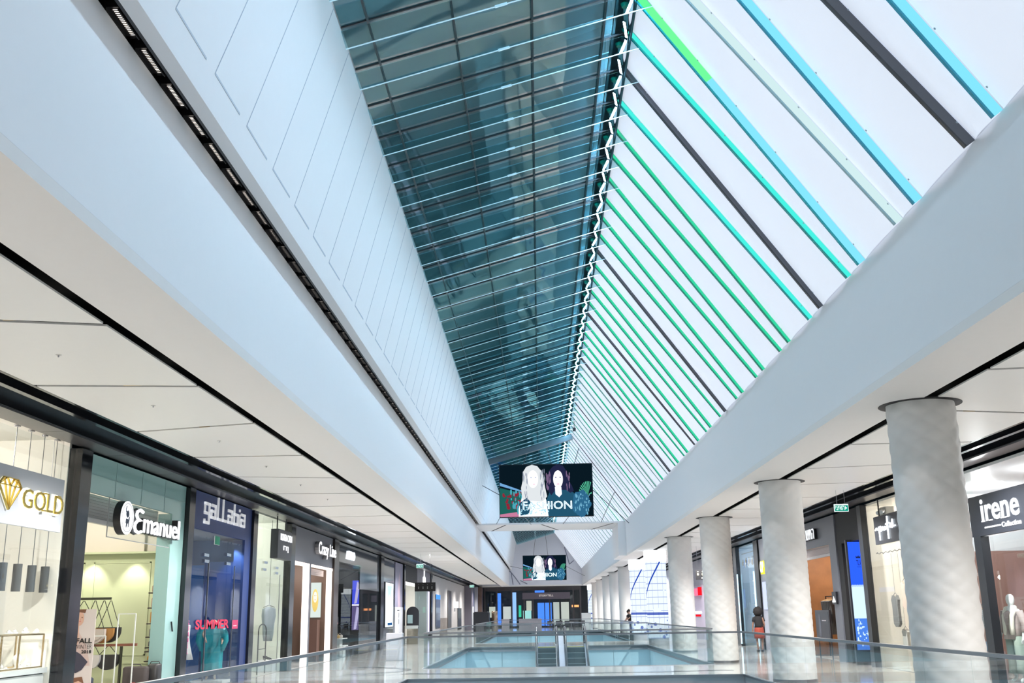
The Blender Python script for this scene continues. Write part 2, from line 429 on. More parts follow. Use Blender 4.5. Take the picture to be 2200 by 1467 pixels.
ORD = ['zeroth', 'first', 'second', 'third', 'fourth', 'fifth', 'sixth', 'seventh', 'eighth', 'ninth', 'tenth', 'eleventh', 'twelfth', 'thirteenth', 'fourteenth', 'fifteenth', 'sixteenth', 'seventeenth', 'eighteenth']
for k in kk:
    y = 14.86 + PITCH * k
    if not (Y0 < y < Y3 - .3) or k < -4: continue
    lab = 'glass fin under the dark roof glass, %s counting down from the top of the picture' % ORD[k + 4] if 0 < k + 4 < 18 else None
    if gf0 is None: gf0 = o = glass_fin(y); gy = y
    else: o = dup(gf0, gf0.location + Vector((0, y - gy, 0)))
    if lab: o['label'] = lab
    else: o['label'] = 'thin glass fin in the dense far stretch of the dark roof glass'
# steel truss across the glass before the first screen
tr = MB(); tr.prism([onroof(0, 51.6, .36), onroof(1.0, 51.6, .36), onroof(1.0, 51.6, .62), onroof(0, 51.6, .62)], (0, .28, 0))
o = tag(tr.build('roof_beam', mat('grey_steel_beam', (0.10, 0.14, 0.17), 0.35)), 'dark grey steel beam crossing under the roof glass above the nearer screen', 'beam')
# ------------------------------------------------------------ backlit slope: white panels between coloured fins
bdir = (BT - RD).normalized(); bn = Vector((bdir.z, 0, -bdir.x))     # points down-left
if bn.z > 0: bn = -bn
def onb(t, y, off=0.0):
    p = RD.lerp(BT, t) + bn * off; return Vector((p.x, y, p.z))
PANEL = mat('backlit_membrane', (0.52, 0.55, 0.60), 0.38, emit=(0.80, 0.87, 1.0), es=0.45, spec=0.25)
FIXM = mat('fixing_grey', (0.45, 0.52, 0.58), 0.4)
def sk(k): return 0.45 if k % 2 else 0.0
def panel_mesh(skew0, skew1, rivets):
    b = MB(); nu, nv = 8, 10; d = .035
    for i in range(nu):
        for j in range(nv):
            q = []
            for (a, c) in ((i, j), (i + 1, j), (i + 1, j + 1), (i, j + 1)):
                t = a / nu; s = c / nv
                ya = skew0 * t + d; yb = PITCH + skew1 * t - d
                q.append(onb(t, ya + (yb - ya) * s, .09 * math.sin(PI * s) ** 1.0))
            b.face(q)
    return b
def light_panel(k, y):
    e = empty('backlit_panel', (RD.x, y, BT.z), 'white backlit ceiling panel between two coloured fins on the right slope', 'ceiling panel', 'white backlit panels of the right roof slope')
    b = panel_mesh(sk(k), sk(k + 1), True)
    for v in b.v: v.y += y
    o = b.build('membrane', PANEL, e, smooth=True)
    return e
def fixings(k, y, e):
    f = MB()
    for t in (.12, .28, .45, .62, .8, .95):
        for s in (.07, .93):
            ya = sk(k) * t; yb = PITCH + sk(k + 1) * t; c = onb(t, y + ya + (yb - ya) * s, .03)
            M_ = bn.to_track_quat('Z', 'Y').to_matrix()
            f.lathe([(.012, 0), (.014, .006), (.008, .008)], c, 10, M=M_)
    f.build('fixings', FIXM, e)
COLS = {'cyan': ((0.20, 0.68, 0.85), .85), 'teal': ((0.05, 0.72, 0.62), .9), 'green': ((0.03, 0.60, 0.32), .85), 'pale': ((0.62, 0.82, 0.84), .75), 'dim': ((0.30, 0.55, 0.50), .7), 'bright': ((0.12, 1.0, 0.25), 1.0)}
def fin_depth(k): return .12 if k < 0 else .075 if k < 3 else .055 if k < 20 else .038
def fin_parts(e, k, col, y):
    s = sk(k); D = fin_depth(k); w = .026
    def seg(name, t0, t1, m, o0, o1, ww):
        b = MB(); p = onb(t0, y + s * t0, 0); q = onb(t1, y + s * t1, 0)
        b.prism([p + bn * o0 - Vector((0, ww / 2, 0)), p + bn * o1 - Vector((0, ww / 2, 0)), p + bn * o1 + Vector((0, ww / 2, 0)), p + bn * o0 + Vector((0, ww / 2, 0))], q - p)
        return b.build(name, m, e)
    if col == 'dark':
        seg('blade', 0, 1, mat('dark_fin', (0.11, 0.12, 0.14), 0.4), 0, D, w)
    else:
        c, st = COLS[col]
        m = emis('fin_light_' + col, c, st)
        if col == 'bright':
            seg('blade', 0.0, .34, m, 0, D, w); seg('blade', .34, 1, emis('fin_light_cyan', *COLS['cyan']), 0, D, w)
        else: seg('blade', 0, 1, m, 0, D, w)
    seg('edge_strip', -.02, 1, mat('fin_edge_' + col, {'cyan': (0.02, .35, .5), 'teal': (0.0, .35, .32), 'green': (0.0, .30, .18), 'pale': (.35, .55, .6), 'dim': (.1, .3, .25), 'dark': (.04, .045, .05), 'bright': (0.0, .4, .45)}[col], 0.25), D, D + .022, w + .02)
def colour(k):
    if k in DARKS: return 'dark'
    if k in (-2, -8): return 'pale'
    if k == -1: return 'bright'
    if k < 0: return 'cyan'
    if k in (0, 2): return 'teal'
    if k < 20: return 'green'
    if k > 41: return 'dim'
    return 'dim' if k % 3 else 'green'
LBL = {'cyan': 'cyan lit fin running down the right roof slope between white panels near the top of the picture', 'teal': 'teal lit fin beside the nearest narrow dark fin on the right roof slope',
       'green': 'thin green lit fin between white panels on the right roof slope', 'pale': 'pale washed-out blue fin between white panels on the right roof slope',
       'dim': 'dull green fin on the far stretch of the right roof slope', 'dark': 'dark grey unlit fin between white panels on the right roof slope',
       'bright': 'fin turning from bright green at the ridge to cyan lower down'}
GRP = {c: c + ' fins of the right roof slope' for c in LBL}
masters = {}; pmaster = {}
def where_(k, panel=False):
    if k >= 40: return ' in the far packed stretch of the right roof slope'
    i = max([j for j, d in enumerate(DARKS) if d <= k], default=-1)
    if i < 0: return ', right slope, %s before the nearest dark grey fin' % ORD[DARKS[0] - k]
    if k == DARKS[i] and not panel: return ', right slope, %s of the dark ones from the top right' % ORD[i + 1]
    n = k - DARKS[i] + (1 if panel else 0)
    return ', right slope, %s beyond the %s dark grey fin' % (ORD[n], ORD[i + 1])
for k in kk:
    y = 14.86 + PITCH * k
    if not (Y0 < y < Y3 - 1.3): continue
    c = colour(k); key = (c, k % 2, fin_depth(k))
    if key not in masters:
        e = empty('light_fin', (RD.x, y, BT.z), LBL[c], 'roof fin', 'coloured fins of the right roof slope'); fin_parts(e, k, c, y); masters[key] = (e, y)
    else:
        e0, yy = masters[key]; e = dup(e0, e0.location + Vector((0, y - yy, 0)))
    word = {'cyan': 'cyan lit fin', 'teal': 'teal lit fin', 'green': 'green lit fin', 'pale': 'pale washed-out fin', 'dim': 'dull green fin', 'dark': 'dark grey fin', 'bright': 'green-to-cyan lit fin'}[c]
    e['label'] = word + where_(k)
    if y + PITCH > Y3 - .2: continue
    key = k % 2
    if key not in pmaster: e = light_panel(k, y); pmaster[key] = (e, y)
    else: e0, yy = pmaster[key]; e = copy_tree(e0); e.location = e0.location + Vector((0, y - yy, 0))
    e['rk'] = k; e['label'] = 'white backlit panel' + where_(k, True)
for o in [o for o in COL.objects if o.name.startswith('backlit_panel')]:
    k = o['rk']; del o['rk']
    if -7 < k < 12: fixings(k, 14.86 + PITCH * k, o)
b = MB(); b.prism([onb(0, Y0, .0), onb(1, Y0, .0), onb(1, Y0, -.02), onb(0, Y0, -.02)], (0, 14.86 + PITCH * kk[0] - Y0 - .1, 0)); struct(b.build('ceiling_near_panels', PANEL))
# roof behind the slopes
b = MB(); b.prism([onb(-.05, Y0, -.1), onb(1.02, Y0, -.1), onb(1.02, Y0, -.14), onb(-.05, Y0, -.14)], (0, Y3 - Y0, 0))
struct(b.build('ceiling_slope_back', WHITE))
# ridge trough with one wash lamp per bay
RT = mat('ridge_teal_metal', (0.015, 0.07, 0.09), 0.75)
b = MB(); b.box(1.38, 1.72, Y0, Y1, 10.86, 10.90); b.box(1.63, 1.66, Y0, Y1, 10.44, 10.86); b.box(1.36, 1.40, Y0, Y1, 10.58, 10.86)  # right wall drawn down to shield the white panels from the lamps
b.box(1.38, 1.72, Y2, Y3, 10.86, 10.90); b.box(1.63, 1.66, Y2, Y3, 10.44, 10.86)
struct(b.build('trim_8', RT))
TUBE = bpy.data.materials.new('tube_light'); TUBE.use_nodes = True
def tube_nodes():
    nt = TUBE.node_tree; nt.nodes.clear(); N = nt.nodes.new
    out = N('ShaderNodeOutputMaterial'); e = N('ShaderNodeEmission'); g = N('ShaderNodeNewGeometry'); m = N('ShaderNodeMath'); m.operation = 'MULTIPLY_ADD'
    m.inputs[1].default_value = -400; m.inputs[2].default_value = 400      # one-sided lamp face
    nt.links.new(g.outputs['Backfacing'], m.inputs[0]); nt.links.new(m.outputs[0], e.inputs[1]); e.inputs[0].default_value = (0.545, 0.765, 0.98, 1); nt.links.new(e.outputs[0], out.inputs[0])
tube_nodes()
def ridge_lamp(y):
    e = empty('ridge_lamp', (1.45, y, 10.5), 'small bright tube lamp in a dark teal trough along the roof ridge', 'lamp', 'tube lamps along the roof ridge')
    b = MB(); P = Vector((1.51, y + .38, 10.49)); Q = Vector((1.585, y + .85, 10.50)); nn = Vector((-.56, .10, -.82)).normalized(); w_ = (Q - P).normalized().cross(nn).normalized() * .02
    b.face([P - w_, Q - w_, Q + w_, P + w_]); o_ = b.build('tube_face', TUBE, e)
    if o_.data.polygons[0].normal.dot(nn) < 0: o_.data.flip_normals()
    b = MB(); b.prism([P - w_ - nn * .004, Q - w_ - nn * .004, Q + w_ - nn * .004, P + w_ - nn * .004], -nn * .03); b.build('tube_housing', RT, e)
    b = MB(); b.bar((1.52, y + .15, 10.66), (1.59, y + .86, 10.68), .07, .04); b.build('reflector', mat('reflector', (0.10, 0.35, 0.42), 0.55), e)
    b = MB(); b.lathe([(.05, 0), (.07, .05), (.03, .09)], (1.50, y + .05, 10.54), 12); b.build('end_cap', mat('green_cap', (0.0, 0.25, 0.16), 0.2), e)
    return e
r0 = None
for k in kk:
    y = 14.86 + PITCH * k + .25
    if not (4 < y < 100): continue
    if r0 is None: r0 = o = ridge_lamp(y); ry = y
    else: o = dup(r0, r0.location + Vector((0, y - ry, 0)))
    if 0 <= k + 1 < 16: o['label'] = 'tube lamp in the roof ridge trough, %s counting down from the top of the picture' % ORD[k + 2]
    elif k < 0: o['label'] = 'tube lamp in the roof ridge trough, out of sight above the picture'
    else: o['label'] = 'tube lamp in the far beaded stretch of the roof ridge trough'
# linear louvre lamps in the slot above the left fascia
def slot_lamp(y):
    e = empty('linear_lamp', (-3.40, y, 6.4), 'black louvred lamp with a row of tiny lights in the slot above the left fascia', 'lamp', 'louvred lamps in the left ceiling slot')
    b = MB(); b.box(-3.46, -3.34, y, y + .44, 6.46, 6.56); b.box(-3.46, -3.45, y, y + .44, 6.42, 6.46); b.box(-3.345, -3.335, y, y + .44, 6.42, 6.46)
    for i in range(17): b.box(-3.42, -3.35, y + .014 + i * .0272, y + .0175 + i * .0272, 6.4452, 6.453)
    b.build('housing', MATS['black_slot'], e)
    b = MB()
    for i in range(15):
        yy = y + .03 + i * .0272
        b.lathe([(.013, 0), (.013, .004)], (-3.385, yy, 6.452), 8, sx=1.5, sy=.5)
    b.build('light_cells', emis('warm_cells', (1.0, 0.9, 0.8), 2.6), e)
    return e
s0 = None; y = 7.40 - .635 * 3
while y < Y1 - 1:
    if s0 is None: s0 = o = slot_lamp(y); sy = y; si = -2
    else: o = dup(s0, s0.location + Vector((0, y - sy, 0)))
    if 1 <= si <= 14: o['label'] = 'louvred black slot lamp, %s from the top left corner' % ORD[si]
    elif si > 14: o['label'] = 'dark louvred slot lamp in the far stretch above the left fascia'
    si += 1; y += .635
# ------------------------------------------------------------ cross beam bridging the hall, end ceiling, gable
b = MB(); b.box(-3.43, XFR, 57.5, 62.0, 6.33, 6.42); b.build('x', WHITE)
struct(bpy.data.objects['x']); bpy.data.objects['x'].name = 'ceiling_cross_beam'
b = MB()
for (x0, y0, x1, y1) in ((-2.75, 61.8, -1.82, 57.7), (.17, 57.7, 1.16, 61.9), (3.13, 61.8, 4.11, 57.7)):
    b.prism([(x0 - .05, y0, 6.325), (x0 + .05, y0, 6.325), (x1 + .05, y1, 6.325), (x1 - .05, y1, 6.325)], (0, 0, .01))
b.build('joint_strip', BLACK, bpy.data.objects['ceiling_cross_beam'])
struct(B(4.35, XFR - .001, 57.5, 62.0, 4.56, 6.325).build('wall_pilaster_right', WHITE))
b = MB(); b.box(-7.9, 9.3, Y3, YE, ZC, ZC + .12)
struct(b.build('ceiling_end', CEIL))
b = MB(); b.box(-7.9, 9.3, Y3, Y3 + .2, ZC + .12, 11.2)
struct(b.build('wall_gable', mat('gable_white', (0.72, 0.74, 0.82), 0.5)))
struct(B(-16, 18, YE + 7.8, YE + 8, -5.2, ZC + 1).build('wall_end', mat('end_dark', (0.02, 0.022, 0.028), 0.3)))
struct(B(-9, 10, Y0 - .2, Y0, -5.2, 11.5).build('wall_back', WHITE))
# closing caps so no sky shows beside the glass
b = MB(); b.box(-12, -3.7, Y0, Y3, ZC + .45, ZC + .5); b.box(5.3, 12, Y0, Y3, ZC + .45, ZC + .5)
struct(b.build('ceiling_void_top', BLACK))
# ------------------------------------------------------------ columns
def column_mat():
    m = bpy.data.materials.new('quilted_white_column'); m.use_nodes = True; b = m.node_tree.nodes['Principled BSDF']
    b.inputs['Base Color'].default_value = (0.70, 0.69, 0.675, 1); b.inputs['Roughness'].default_value = 0.5
    return m
CM = column_mat(); XC = 5.80
def column(y, label, led=False, detail=True, group=None):
    e = empty('column' if not led else 'screen_column', (XC, y, 0), label, 'column', group)
    R = .485
    if not led:
        # diamond quilting modelled in the surface
        n = 96 if detail else 32; rows = 140 if detail else 12; vs = []; fs = []
        z0, z1 = .06, ZC - .0
        for i in range(rows + 1):
            z = z0 + (z1 - z0) * i / rows
            for k in range(n):
                a = 2 * PI * k / n
                d = 0.0
                if detail:
                    u = a * R * 1.0 / .19; v = z / .26
                    d = .015 * (abs(math.sin(PI * (u / 2 + v))) * abs(math.sin(PI * (u / 2 - v)))) ** .7
                vs.append((XC + (R + d) * math.cos(a), y + (R + d) * math.sin(a), z))
        for i in range(rows):
            for k in range(n): j = (k + 1) % n; fs.append((i * n + k, i * n + j, (i + 1) * n + j, (i + 1) * n + k))
        b = MB(); b.add(vs, fs); b.build('shaft', CM, e, smooth=True)
    else:
        b = MB(); b.lathe([(.52, .32), (.52, 3.98)], (XC, y, 0), 40); b.build('screen', led, e, smooth=True)
        b = MB(); b.lathe([(.53, 3.98), (.56, 4.05), (.56, ZC)], (XC, y, 0), 40); b.build('light_collar', emis('led_collar', (0.9, 0.95, 1), 2.2), e, smooth=True)
    b = MB(); b.lathe([(.50, .0), (.50, .06 if not led else .32)], (XC, y, 0), 40); b.build('base', STEEL if not led else mat('grey_base', (.4, .42, .46), .4), e)
    b = MB(); b.lathe([(.60, ZC - .006), (.60, ZC + .01)], (XC, y, 0), 40); b.build('ceiling_ring', BLACK, e)
    return e
def led_mat():
    m = bpy.data.materials.new('led_drawing'); m.use_nodes = True; nt = m.node_tree; nt.nodes.clear(); N = nt.nodes.new; Lk = nt.links.new
    out = N('ShaderNodeOutputMaterial'); e = N('ShaderNodeEmission'); tc = N('ShaderNodeTexCoord'); sx = N('ShaderNodeSeparateXYZ'); Lk(tc.outputs['Object'], sx.inputs[0])
    def M(op, a, b_=None, c=None):
        n = N('ShaderNodeMath'); n.operation = op
        for i, v in enumerate((a, b_, c)):
            if v is None: continue
            if isinstance(v, (int, float)): n.inputs[i].default_value = v
            else: Lk(v, n.inputs[i])
        return n.outputs[0]
    Z = sx.outputs['Z']; A = M('ARCTAN2', sx.outputs['Y'], sx.outputs['X'])
    # ruled drawing: fine horizontal lines, sparse verticals, one broad bar, a waterline of blue at the foot
    l1 = M('LESS_THAN', M('FRACT', M('MULTIPLY', Z, 3.1)), .10)
    l2 = M('LESS_THAN', M('FRACT', M('MULTIPLY', A, 1.9)), .05)
    no = N('ShaderNodeTexNoise'); no.inputs['Scale'].default_value = 1.6; Lk(tc.outputs['Object'], no.inputs['Vector'])
    keep = M('GREATER_THAN', no.outputs['Fac'], .40)
    lines = M('MULTIPLY', M('MAXIMUM', l1, l2), M('MULTIPLY', keep, .62))
    bar = M('MULTIPLY', M('GREATER_THAN', Z, 1.42), M('LESS_THAN', Z, 1.55))
    vo = N('ShaderNodeTexVoronoi'); vo.inputs['Scale'].default_value = 3.5; Lk(tc.outputs['Object'], vo.inputs['Vector'])
    foot = M('MULTIPLY', M('LESS_THAN', Z, 1.25), M('LESS_THAN', vo.outputs['Distance'], .30))
    diag = M('LESS_THAN', M('ABSOLUTE', M('SUBTRACT', M('ADD', M('MULTIPLY', A, .9), 5.1), Z)), .07)
    allb = M('MINIMUM', M('ADD', M('ADD', lines, M('MULTIPLY', bar, .9)), M('MAXIMUM', M('MULTIPLY', foot, .8), diag)), 1.0)
    mx = N('ShaderNodeMix'); mx.data_type = 'RGBA'; mx.inputs[6].default_value = (0.80, 0.90, 1.0, 1); mx.inputs[7].default_value = (0.015, 0.06, 0.42, 1)
    Lk(allb, mx.inputs[0]); Lk(mx.outputs[2], e.inputs[0]); e.inputs[1].default_value = .82; Lk(e.outputs[0], out.inputs[0])
    return m
LEDM = led_mat()
cy = [15.5, 25.0, 34.6, 43.6]
cl_ = ['nearest quilted white column, right of the dark script sign', 'second nearest quilted white column, in front of the grey shop with white letters', 'quilted white column standing beside the bridge end, third nearest', 'quilted white column directly in front of the two bright screen columns']
for y, l in zip(cy, cl_): column(y, l)
column(53.0, 'brightly lit screen column with a blue line drawing, the nearer of two', LEDM)
column(62.4, 'brightly lit screen column with a blue line drawing, behind the nearer one', LEDM)
ord_ = ['first plain white column beyond the bright screen columns, behind the leaning couple', 'second plain white column beyond the bright screen columns', 'third plain white column beyond the bright screen columns', 'fourth plain white column beyond the bright screen columns', 'farthest plain white column beside the far screen column']
for i, y in enumerate((72, 81.3, 90.6, 100, 109.5)): column(y, ord_[i], detail=False)
column(118, 'small far screen column glowing white and blue at the end of the row', LEDM)
for y in cy + [72, 81.3, 90.6, 100, 109.5]:
    spot('column_light', (XC - .95, y - 1.0, ZC - .02), 17, WARM, 48, (0.72, .75, -2.6), .03, .5)

# ------------------------------------------------------------ glass balustrades
HR = 1.05
def balustrade(a, b_, label, nsplit, post_ends=(True, True)):
    a = Vector(a); b_ = Vector(b_); e = empty('glass_balustrade', (a + b_) / 2, label, 'railing')
    d = (b_ - a); L = d.length; u = d.normalized(); n = Vector((-u.y, u.x, 0))
    for i in range(nsplit):
        p = a + d * (i / nsplit) + u * .008; q = a + d * ((i + 1) / nsplit) - u * .008
        m = MB(); m.prism([p - n * .008 + Vector((0, 0, -.14)), q - n * .008 + Vector((0, 0, -.14)), q - n * .008 + Vector((0, 0, HR - .03)), p - n * .008 + Vector((0, 0, HR - .03))], n * .016)
        m.build('glass_pane', BALU, e)
    m = MB(); m.bar(a + Vector((0, 0, HR)), b_ + Vector((0, 0, HR)), .055, .045); m.build('handrail', STEEL, e)
    m = MB(); m.bar(a + Vector((0, 0, -.02)), b_ + Vector((0, 0, -.02)), .035, .05); m.build('base_shoe', STEEL, e)
    return e
balustrade((-3.48, 5.0, 0), (-3.48, 27.87, 0), 'long glass balustrade with steel handrail along the left edge of the near opening', 14)
balustrade((5.18, 5.0, 0), (5.18, 27.87, 0), 'long glass balustrade with steel handrail along the right edge of the near opening', 14)
balustrade((-3.45, 27.86, 0), (5.15, 27.86, 0), 'glass balustrade across the near side of the bridge', 6)
balustrade((-3.62, 33.14, 0), (5.26, 33.14, 0), 'glass balustrade across the far side of the bridge, in front of the escalators', 6)
balustrade((-3.62, 33.17, 0), (-3.62, 53.55, 0), 'glass balustrade along the left edge of the escalator opening', 12)
balustrade((5.26, 33.17, 0), (5.26, 53.55, 0), 'glass balustrade along the right edge of the escalator opening', 12)
balustrade((-3.58, 53.56, 0), (-.45, 53.56, 0), 'short glass balustrade left of the escalator tops', 2)
balustrade((2.4, 53.56, 0), (5.22, 53.56, 0), 'short glass balustrade right of the escalator tops', 2)
balustrade((-3.66, 60.54, 0), (5.21, 60.54, 0), 'glass balustrade across the near side of the farthest opening', 6)
balustrade((-3.66, 60.58, 0), (-3.66, 92.9, 0), 'glass balustrade along the left edge of the farthest opening', 14)
balustrade((5.21, 60.58, 0), (5.21, 92.9, 0), 'glass balustrade along the right edge of the farthest opening, where the couple lean', 14)
balustrade((-3.66, 92.95, 0), (5.21, 92.95, 0), 'glass balustrade across the far side of the farthest opening', 6)

# ------------------------------------------------------------ escalators
STEP = mat('escalator_step', (0.13, 0.17, 0.19), 0.45, 0.4); TREAD = mat('tread_edge', (0.35, 0.42, 0.45), .4, .5)
def escalator(xc, label):
    yt = 52.4; e = empty('escalator', (xc, yt, -5.2), label, 'escalator', None); w = .44; sl = .577
    b = MB(); b.box(xc - w, xc + w, yt, yt + 1.25, -.04, .01); b.build('comb_plate', STEEL, e)
    b = MB(); b.box(xc - w, xc + w, yt - .04, yt + .03, -.03, .014); b.build('yellow_edge', mat('yellow_line', (.75, .62, .12), .5), e)
    for i in range(21):
        y1 = yt - .04 - i * .40; z = -.02 - i * .23; 
        if z < -5.0: break
        m = MB(); m.box(xc - w, xc + w, y1 - .42, y1, z - .26, z)
        m.cur = 1; m.box(xc - w, xc + w, y1 - .425, y1 - .395, z - .02, z + .004)
        m.build('step', [STEP, TREAD], e)
    for sx in (-1, 1):
        x = xc + sx * (w + .05)
        b = MB(); p = [(yt + .9, -.15), (yt + .9, .12), (yt - .2, .12), (yt - 8.6, .12 - 8.6 * sl + .1), (yt - 8.6, -8.6 * sl - .5), (yt, -.5)]
        b.prism([(x - .06, q[0], q[1]) for q in p], (.12, 0, 0)); b.build('skirt', mat('skirt_grey', (.30, .33, .40), .4, .2), e)
        b = MB(); p = [(yt + 1.2, .12), (yt + 1.28, .55), (yt + 1.15, .86), (yt + .2, .88), (yt - .2, .80), (yt - 8.6, .80 - 8.4 * sl), (yt - 8.6, .2 - 8.4 * sl), (yt - .2, .12)]
        b.prism([(x - .008, q[0], q[1]) for q in p], (.016, 0, 0)); b.build('side_glass', BALU, e)
        b = MB()
        pts = [(x, yt + .9, .14)] + [(x, yt + 1.05 + .28 * math.sin(a), .52 - .38 * math.cos(a)) for a in [i * PI / 8 for i in range(9)]] + [(x, yt + .2, .92), (x, yt - .3, .83), (x, yt - 8.6, .83 - 8.3 * sl)]
        b.tube(pts, .05, 8); b.build('handrail', mat('rubber_black', (.05, .06, .075), .3), e, smooth=True)
    return e
escalator(.27, 'left escalator descending towards the bridge'); escalator(1.66, 'right escalator descending towards the bridge')
e = empty('divider', (.965, 52.6, -.2), 'pale steel divider panel between the two escalators', 'panel')
b = MB(); p = [(53.5, .0), (53.5, .5), (52.2, .5), (45, -3.6), (45, -4.3), (52.2, -.2)]
b.prism([(.84, q[0], q[1]) for q in p], (.25, 0, 0)); b.build('cover', mat('pale_steel', (.42, .44, .56), .4), e)

# ------------------------------------------------------------ hanging screens
def screen(yc, x0, z0, w, h, label, wires):
    e = empty('hanging_screen', (x0 + w / 2, yc, z0), label, 'screen')
    S = lambda u, v: (u * w, v * h)
    O = (x0, yc - .10, z0)
    b = MB(); b.box(x0 - .03, x0 + w + .03, yc - .10, yc + .12, z0 - .03, z0 + h + .03); fr = b.build('casing', mat('screen_black', (.01, .01, .012), .4), e)
    dark = emis('scr_night', (.002, .007, .012), 1)
    def sh(pts, mname, colr, st, lay, nm):
        shape('F', O, [S(u, v) for u, v in pts], .002 * lay, None).build(nm, emis(mname, colr, st), e)
    sh([(0, 0), (1, 0), (1, 1), (0, 1)], 'scr_night', (.002, .007, .012), 1, 1, 'picture')
    # left garden with red, green leaves and pale roof line
    sh([(0, 0), (.30, 0), (.26, .44), (.0, .56)], 'scr_garden', (.01, .09, .08), 1, 2, 'garden')
    sh([(0, .60), (.0, .66), (.24, .50), (.24, .47)], 'scr_roof', (.12, .28, .5), 1, 3, 'roof_line')
    sh([(0, 0), (.22, .0), (.18, .09), (0, .05)], 'scr_pink', (.42, .15, .25), 1, 3, 'path')
    r = random.Random(3)
    b = MB()
    for i in range(26): shape('F', O, [S(*p) for p in ell(r.uniform(.03, .24), r.uniform(.16, .46), r.uniform(.008, .02), r.uniform(.02, .04), 8)], .007, b)
    b.build('red_flowers', emis('scr_red', (.20, .015, .03), 1), e)
    b = MB()
    for i in range(30): shape('F', O, [S(*p) for p in ell(r.uniform(.12, .25), r.uniform(.08, .5), r.uniform(.004, .012), r.uniform(.02, .06), 8)], .008, b)
    b.build('leaves', emis('scr_leaf', (.05, .28, .35), 1), e)
    b = MB()
    for i in range(13):
        a = math.radians(35 + i * 11); c = (.95, .40)
        shape('F', O, [S(c[0], c[1]), S(c[0] + .10 * math.cos(a), c[1] + .26 * math.sin(a)), S(c[0] + .10 * math.cos(a + .09), c[1] + .26 * math.sin(a + .09))] if c[0] + .10 * math.cos(a) < .995 else [S(.95, .4), S(.99, .42), S(.99, .45)], .006, b)
    b.build('palm', emis('scr_palm', (.08, .45, .28), 1), e)
    # right figure: dark wavy hair, pale face, dark teal top with feathered sleeve
    def blob(cx, cy, rx, ry, wob, n, sd):
        q = random.Random(sd); return [(cx + rx * (1 + wob * math.sin(5 * a + sd) * .5 + wob * q.uniform(-.5, .5)) * math.cos(a), cy + ry * (1 + wob * q.uniform(-.5, .5)) * math.sin(a)) for a in [2 * PI * i / n for i in range(n)]]
    sh([(.52, 0), (.50, .30), (.54, .48), (.60, .54), (.66, .54), (.74, .50), (.80, .44), (.84, 0)], 'scr_top', (.012, .065, .115), 1, 4, 'dark_top')
    sh(blob(.875, .24, .095, .25, .18, 34, 2), 'scr_feather', (.02, .10, .19), 1, 5, 'feather_sleeve')
    b = MB()
    for i in range(40): 
        cx, cy = r.uniform(.80, .97), r.uniform(.04, .46); shape('F', O, [S(*p) for p in ell(cx, cy, r.uniform(.003, .01), r.uniform(.01, .04), 6)], .012, b)
    b.build('feather_lights', emis('scr_fl', (.12, .32, .45), 1), e)
    sh([(.555, .40), (.50, .55), (.51, .70), (.53, .86), (.58, .96), (.63, 1.0), (.69, .97), (.73, .85), (.745, .68), (.78, .58), (.80, .48), (.76, .44), (.72, .50), (.60, .50)], 'scr_hair2', (.012, .015, .045), 1, 6, 'dark_hair')
    b = MB()
    for i in range(26):
        sd = r.choice((-1, 1)); cx = .635 + sd * r.uniform(.085, .13); cy = r.uniform(.5, .85)
        shape('F', O, [S(*p) for p in ell(cx, cy, .006, r.uniform(.03, .07), 8)], .014, b)
    b.build('hair_highlights', emis('scr_hh', (.14, .09, .17), 1), e)
    sh([(.60, .42), (.595, .56), (.665, .56), (.67, .42), (.64, .36)], 'scr_skin_s', (.75, .80, 1.0), 1, 8, 'neck')
    sh(ell(.632, .71, .052, .17, 26), 'scr_skin', (1, 1, 1), 1.3, 9, 'face')
    for dx in (-.024, .024):
        sh(ell(.632 + dx, .745, .010, .012, 10), 'scr_eye', (.10, .10, .2), 1, 10, 'eye')
        sh([(.632 + dx - .015, .785), (.632 + dx, .80), (.632 + dx + .015, .785), (.632 + dx, .792)], 'scr_eye', (.1, .1, .2), 1, 10, 'brow')
    sh(ell(.632, .615, .018, .016, 12), 'scr_lip', (.9, .45, .55), 1, 10, 'mouth'); sh([(.627, .66), (.637, .66), (.632, .70)], 'scr_nose', (.75, .8, .95), 1, 10, 'nose')
    # left figure: long fair hair, arm forward, white lace
    sh([(.20, 0), (.20, .15), (.24, .38), (.30, .48), (.47, .50), (.50, .30), (.52, 0)], 'scr_arm', (.80, .88, 1.0), 1, 5, 'shoulder')
    sh([(.24, .34), (.23, .55), (.25, .70), (.25, .85), (.29, .96), (.35, 1.0), (.41, .97), (.46, .86), (.48, .70), (.49, .55), (.51, .38), (.46, .28), (.36, .30), (.28, .30)], 'scr_hair1', (.55, .58, .60), 1.0, 7, 'fair_hair')
    b = MB()
    for i in range(34):
        sd = r.choice((-1, 1)); cx = .37 + sd * r.uniform(.07, .12); cy = r.uniform(.34, .9)
        shape('F', O, [S(*p) for p in ell(cx, cy, .004, r.uniform(.03, .08), 8)], .018, b)
    b.build('hair_strands', emis('scr_hs', (.22, .25, .32), 1), e)
    sh(ell(.36, .72, .055, .17, 26), 'scr_skin', (1, 1, 1), 1.3, 11, 'face')
    for dx in (-.02, .03):
        sh(ell(.36 + dx, .75, .010, .011, 10), 'scr_eye2', (.3, .35, .5), 1, 12, 'eye')
    sh(ell(.37, .62, .016, .012, 12), 'scr_lip', (.9, .45, .55), 1, 12, 'mouth'); sh([(.362, .66), (.372, .66), (.367, .70)], 'scr_nose', (.75, .8, .95), 1, 12, 'nose')
    sh([(.22, .02), (.21, .26), (.29, .36), (.34, .26), (.31, .05)], 'scr_dress', (.012, .06, .11), 1, 8, 'dark_sleeve')
    b = MB()
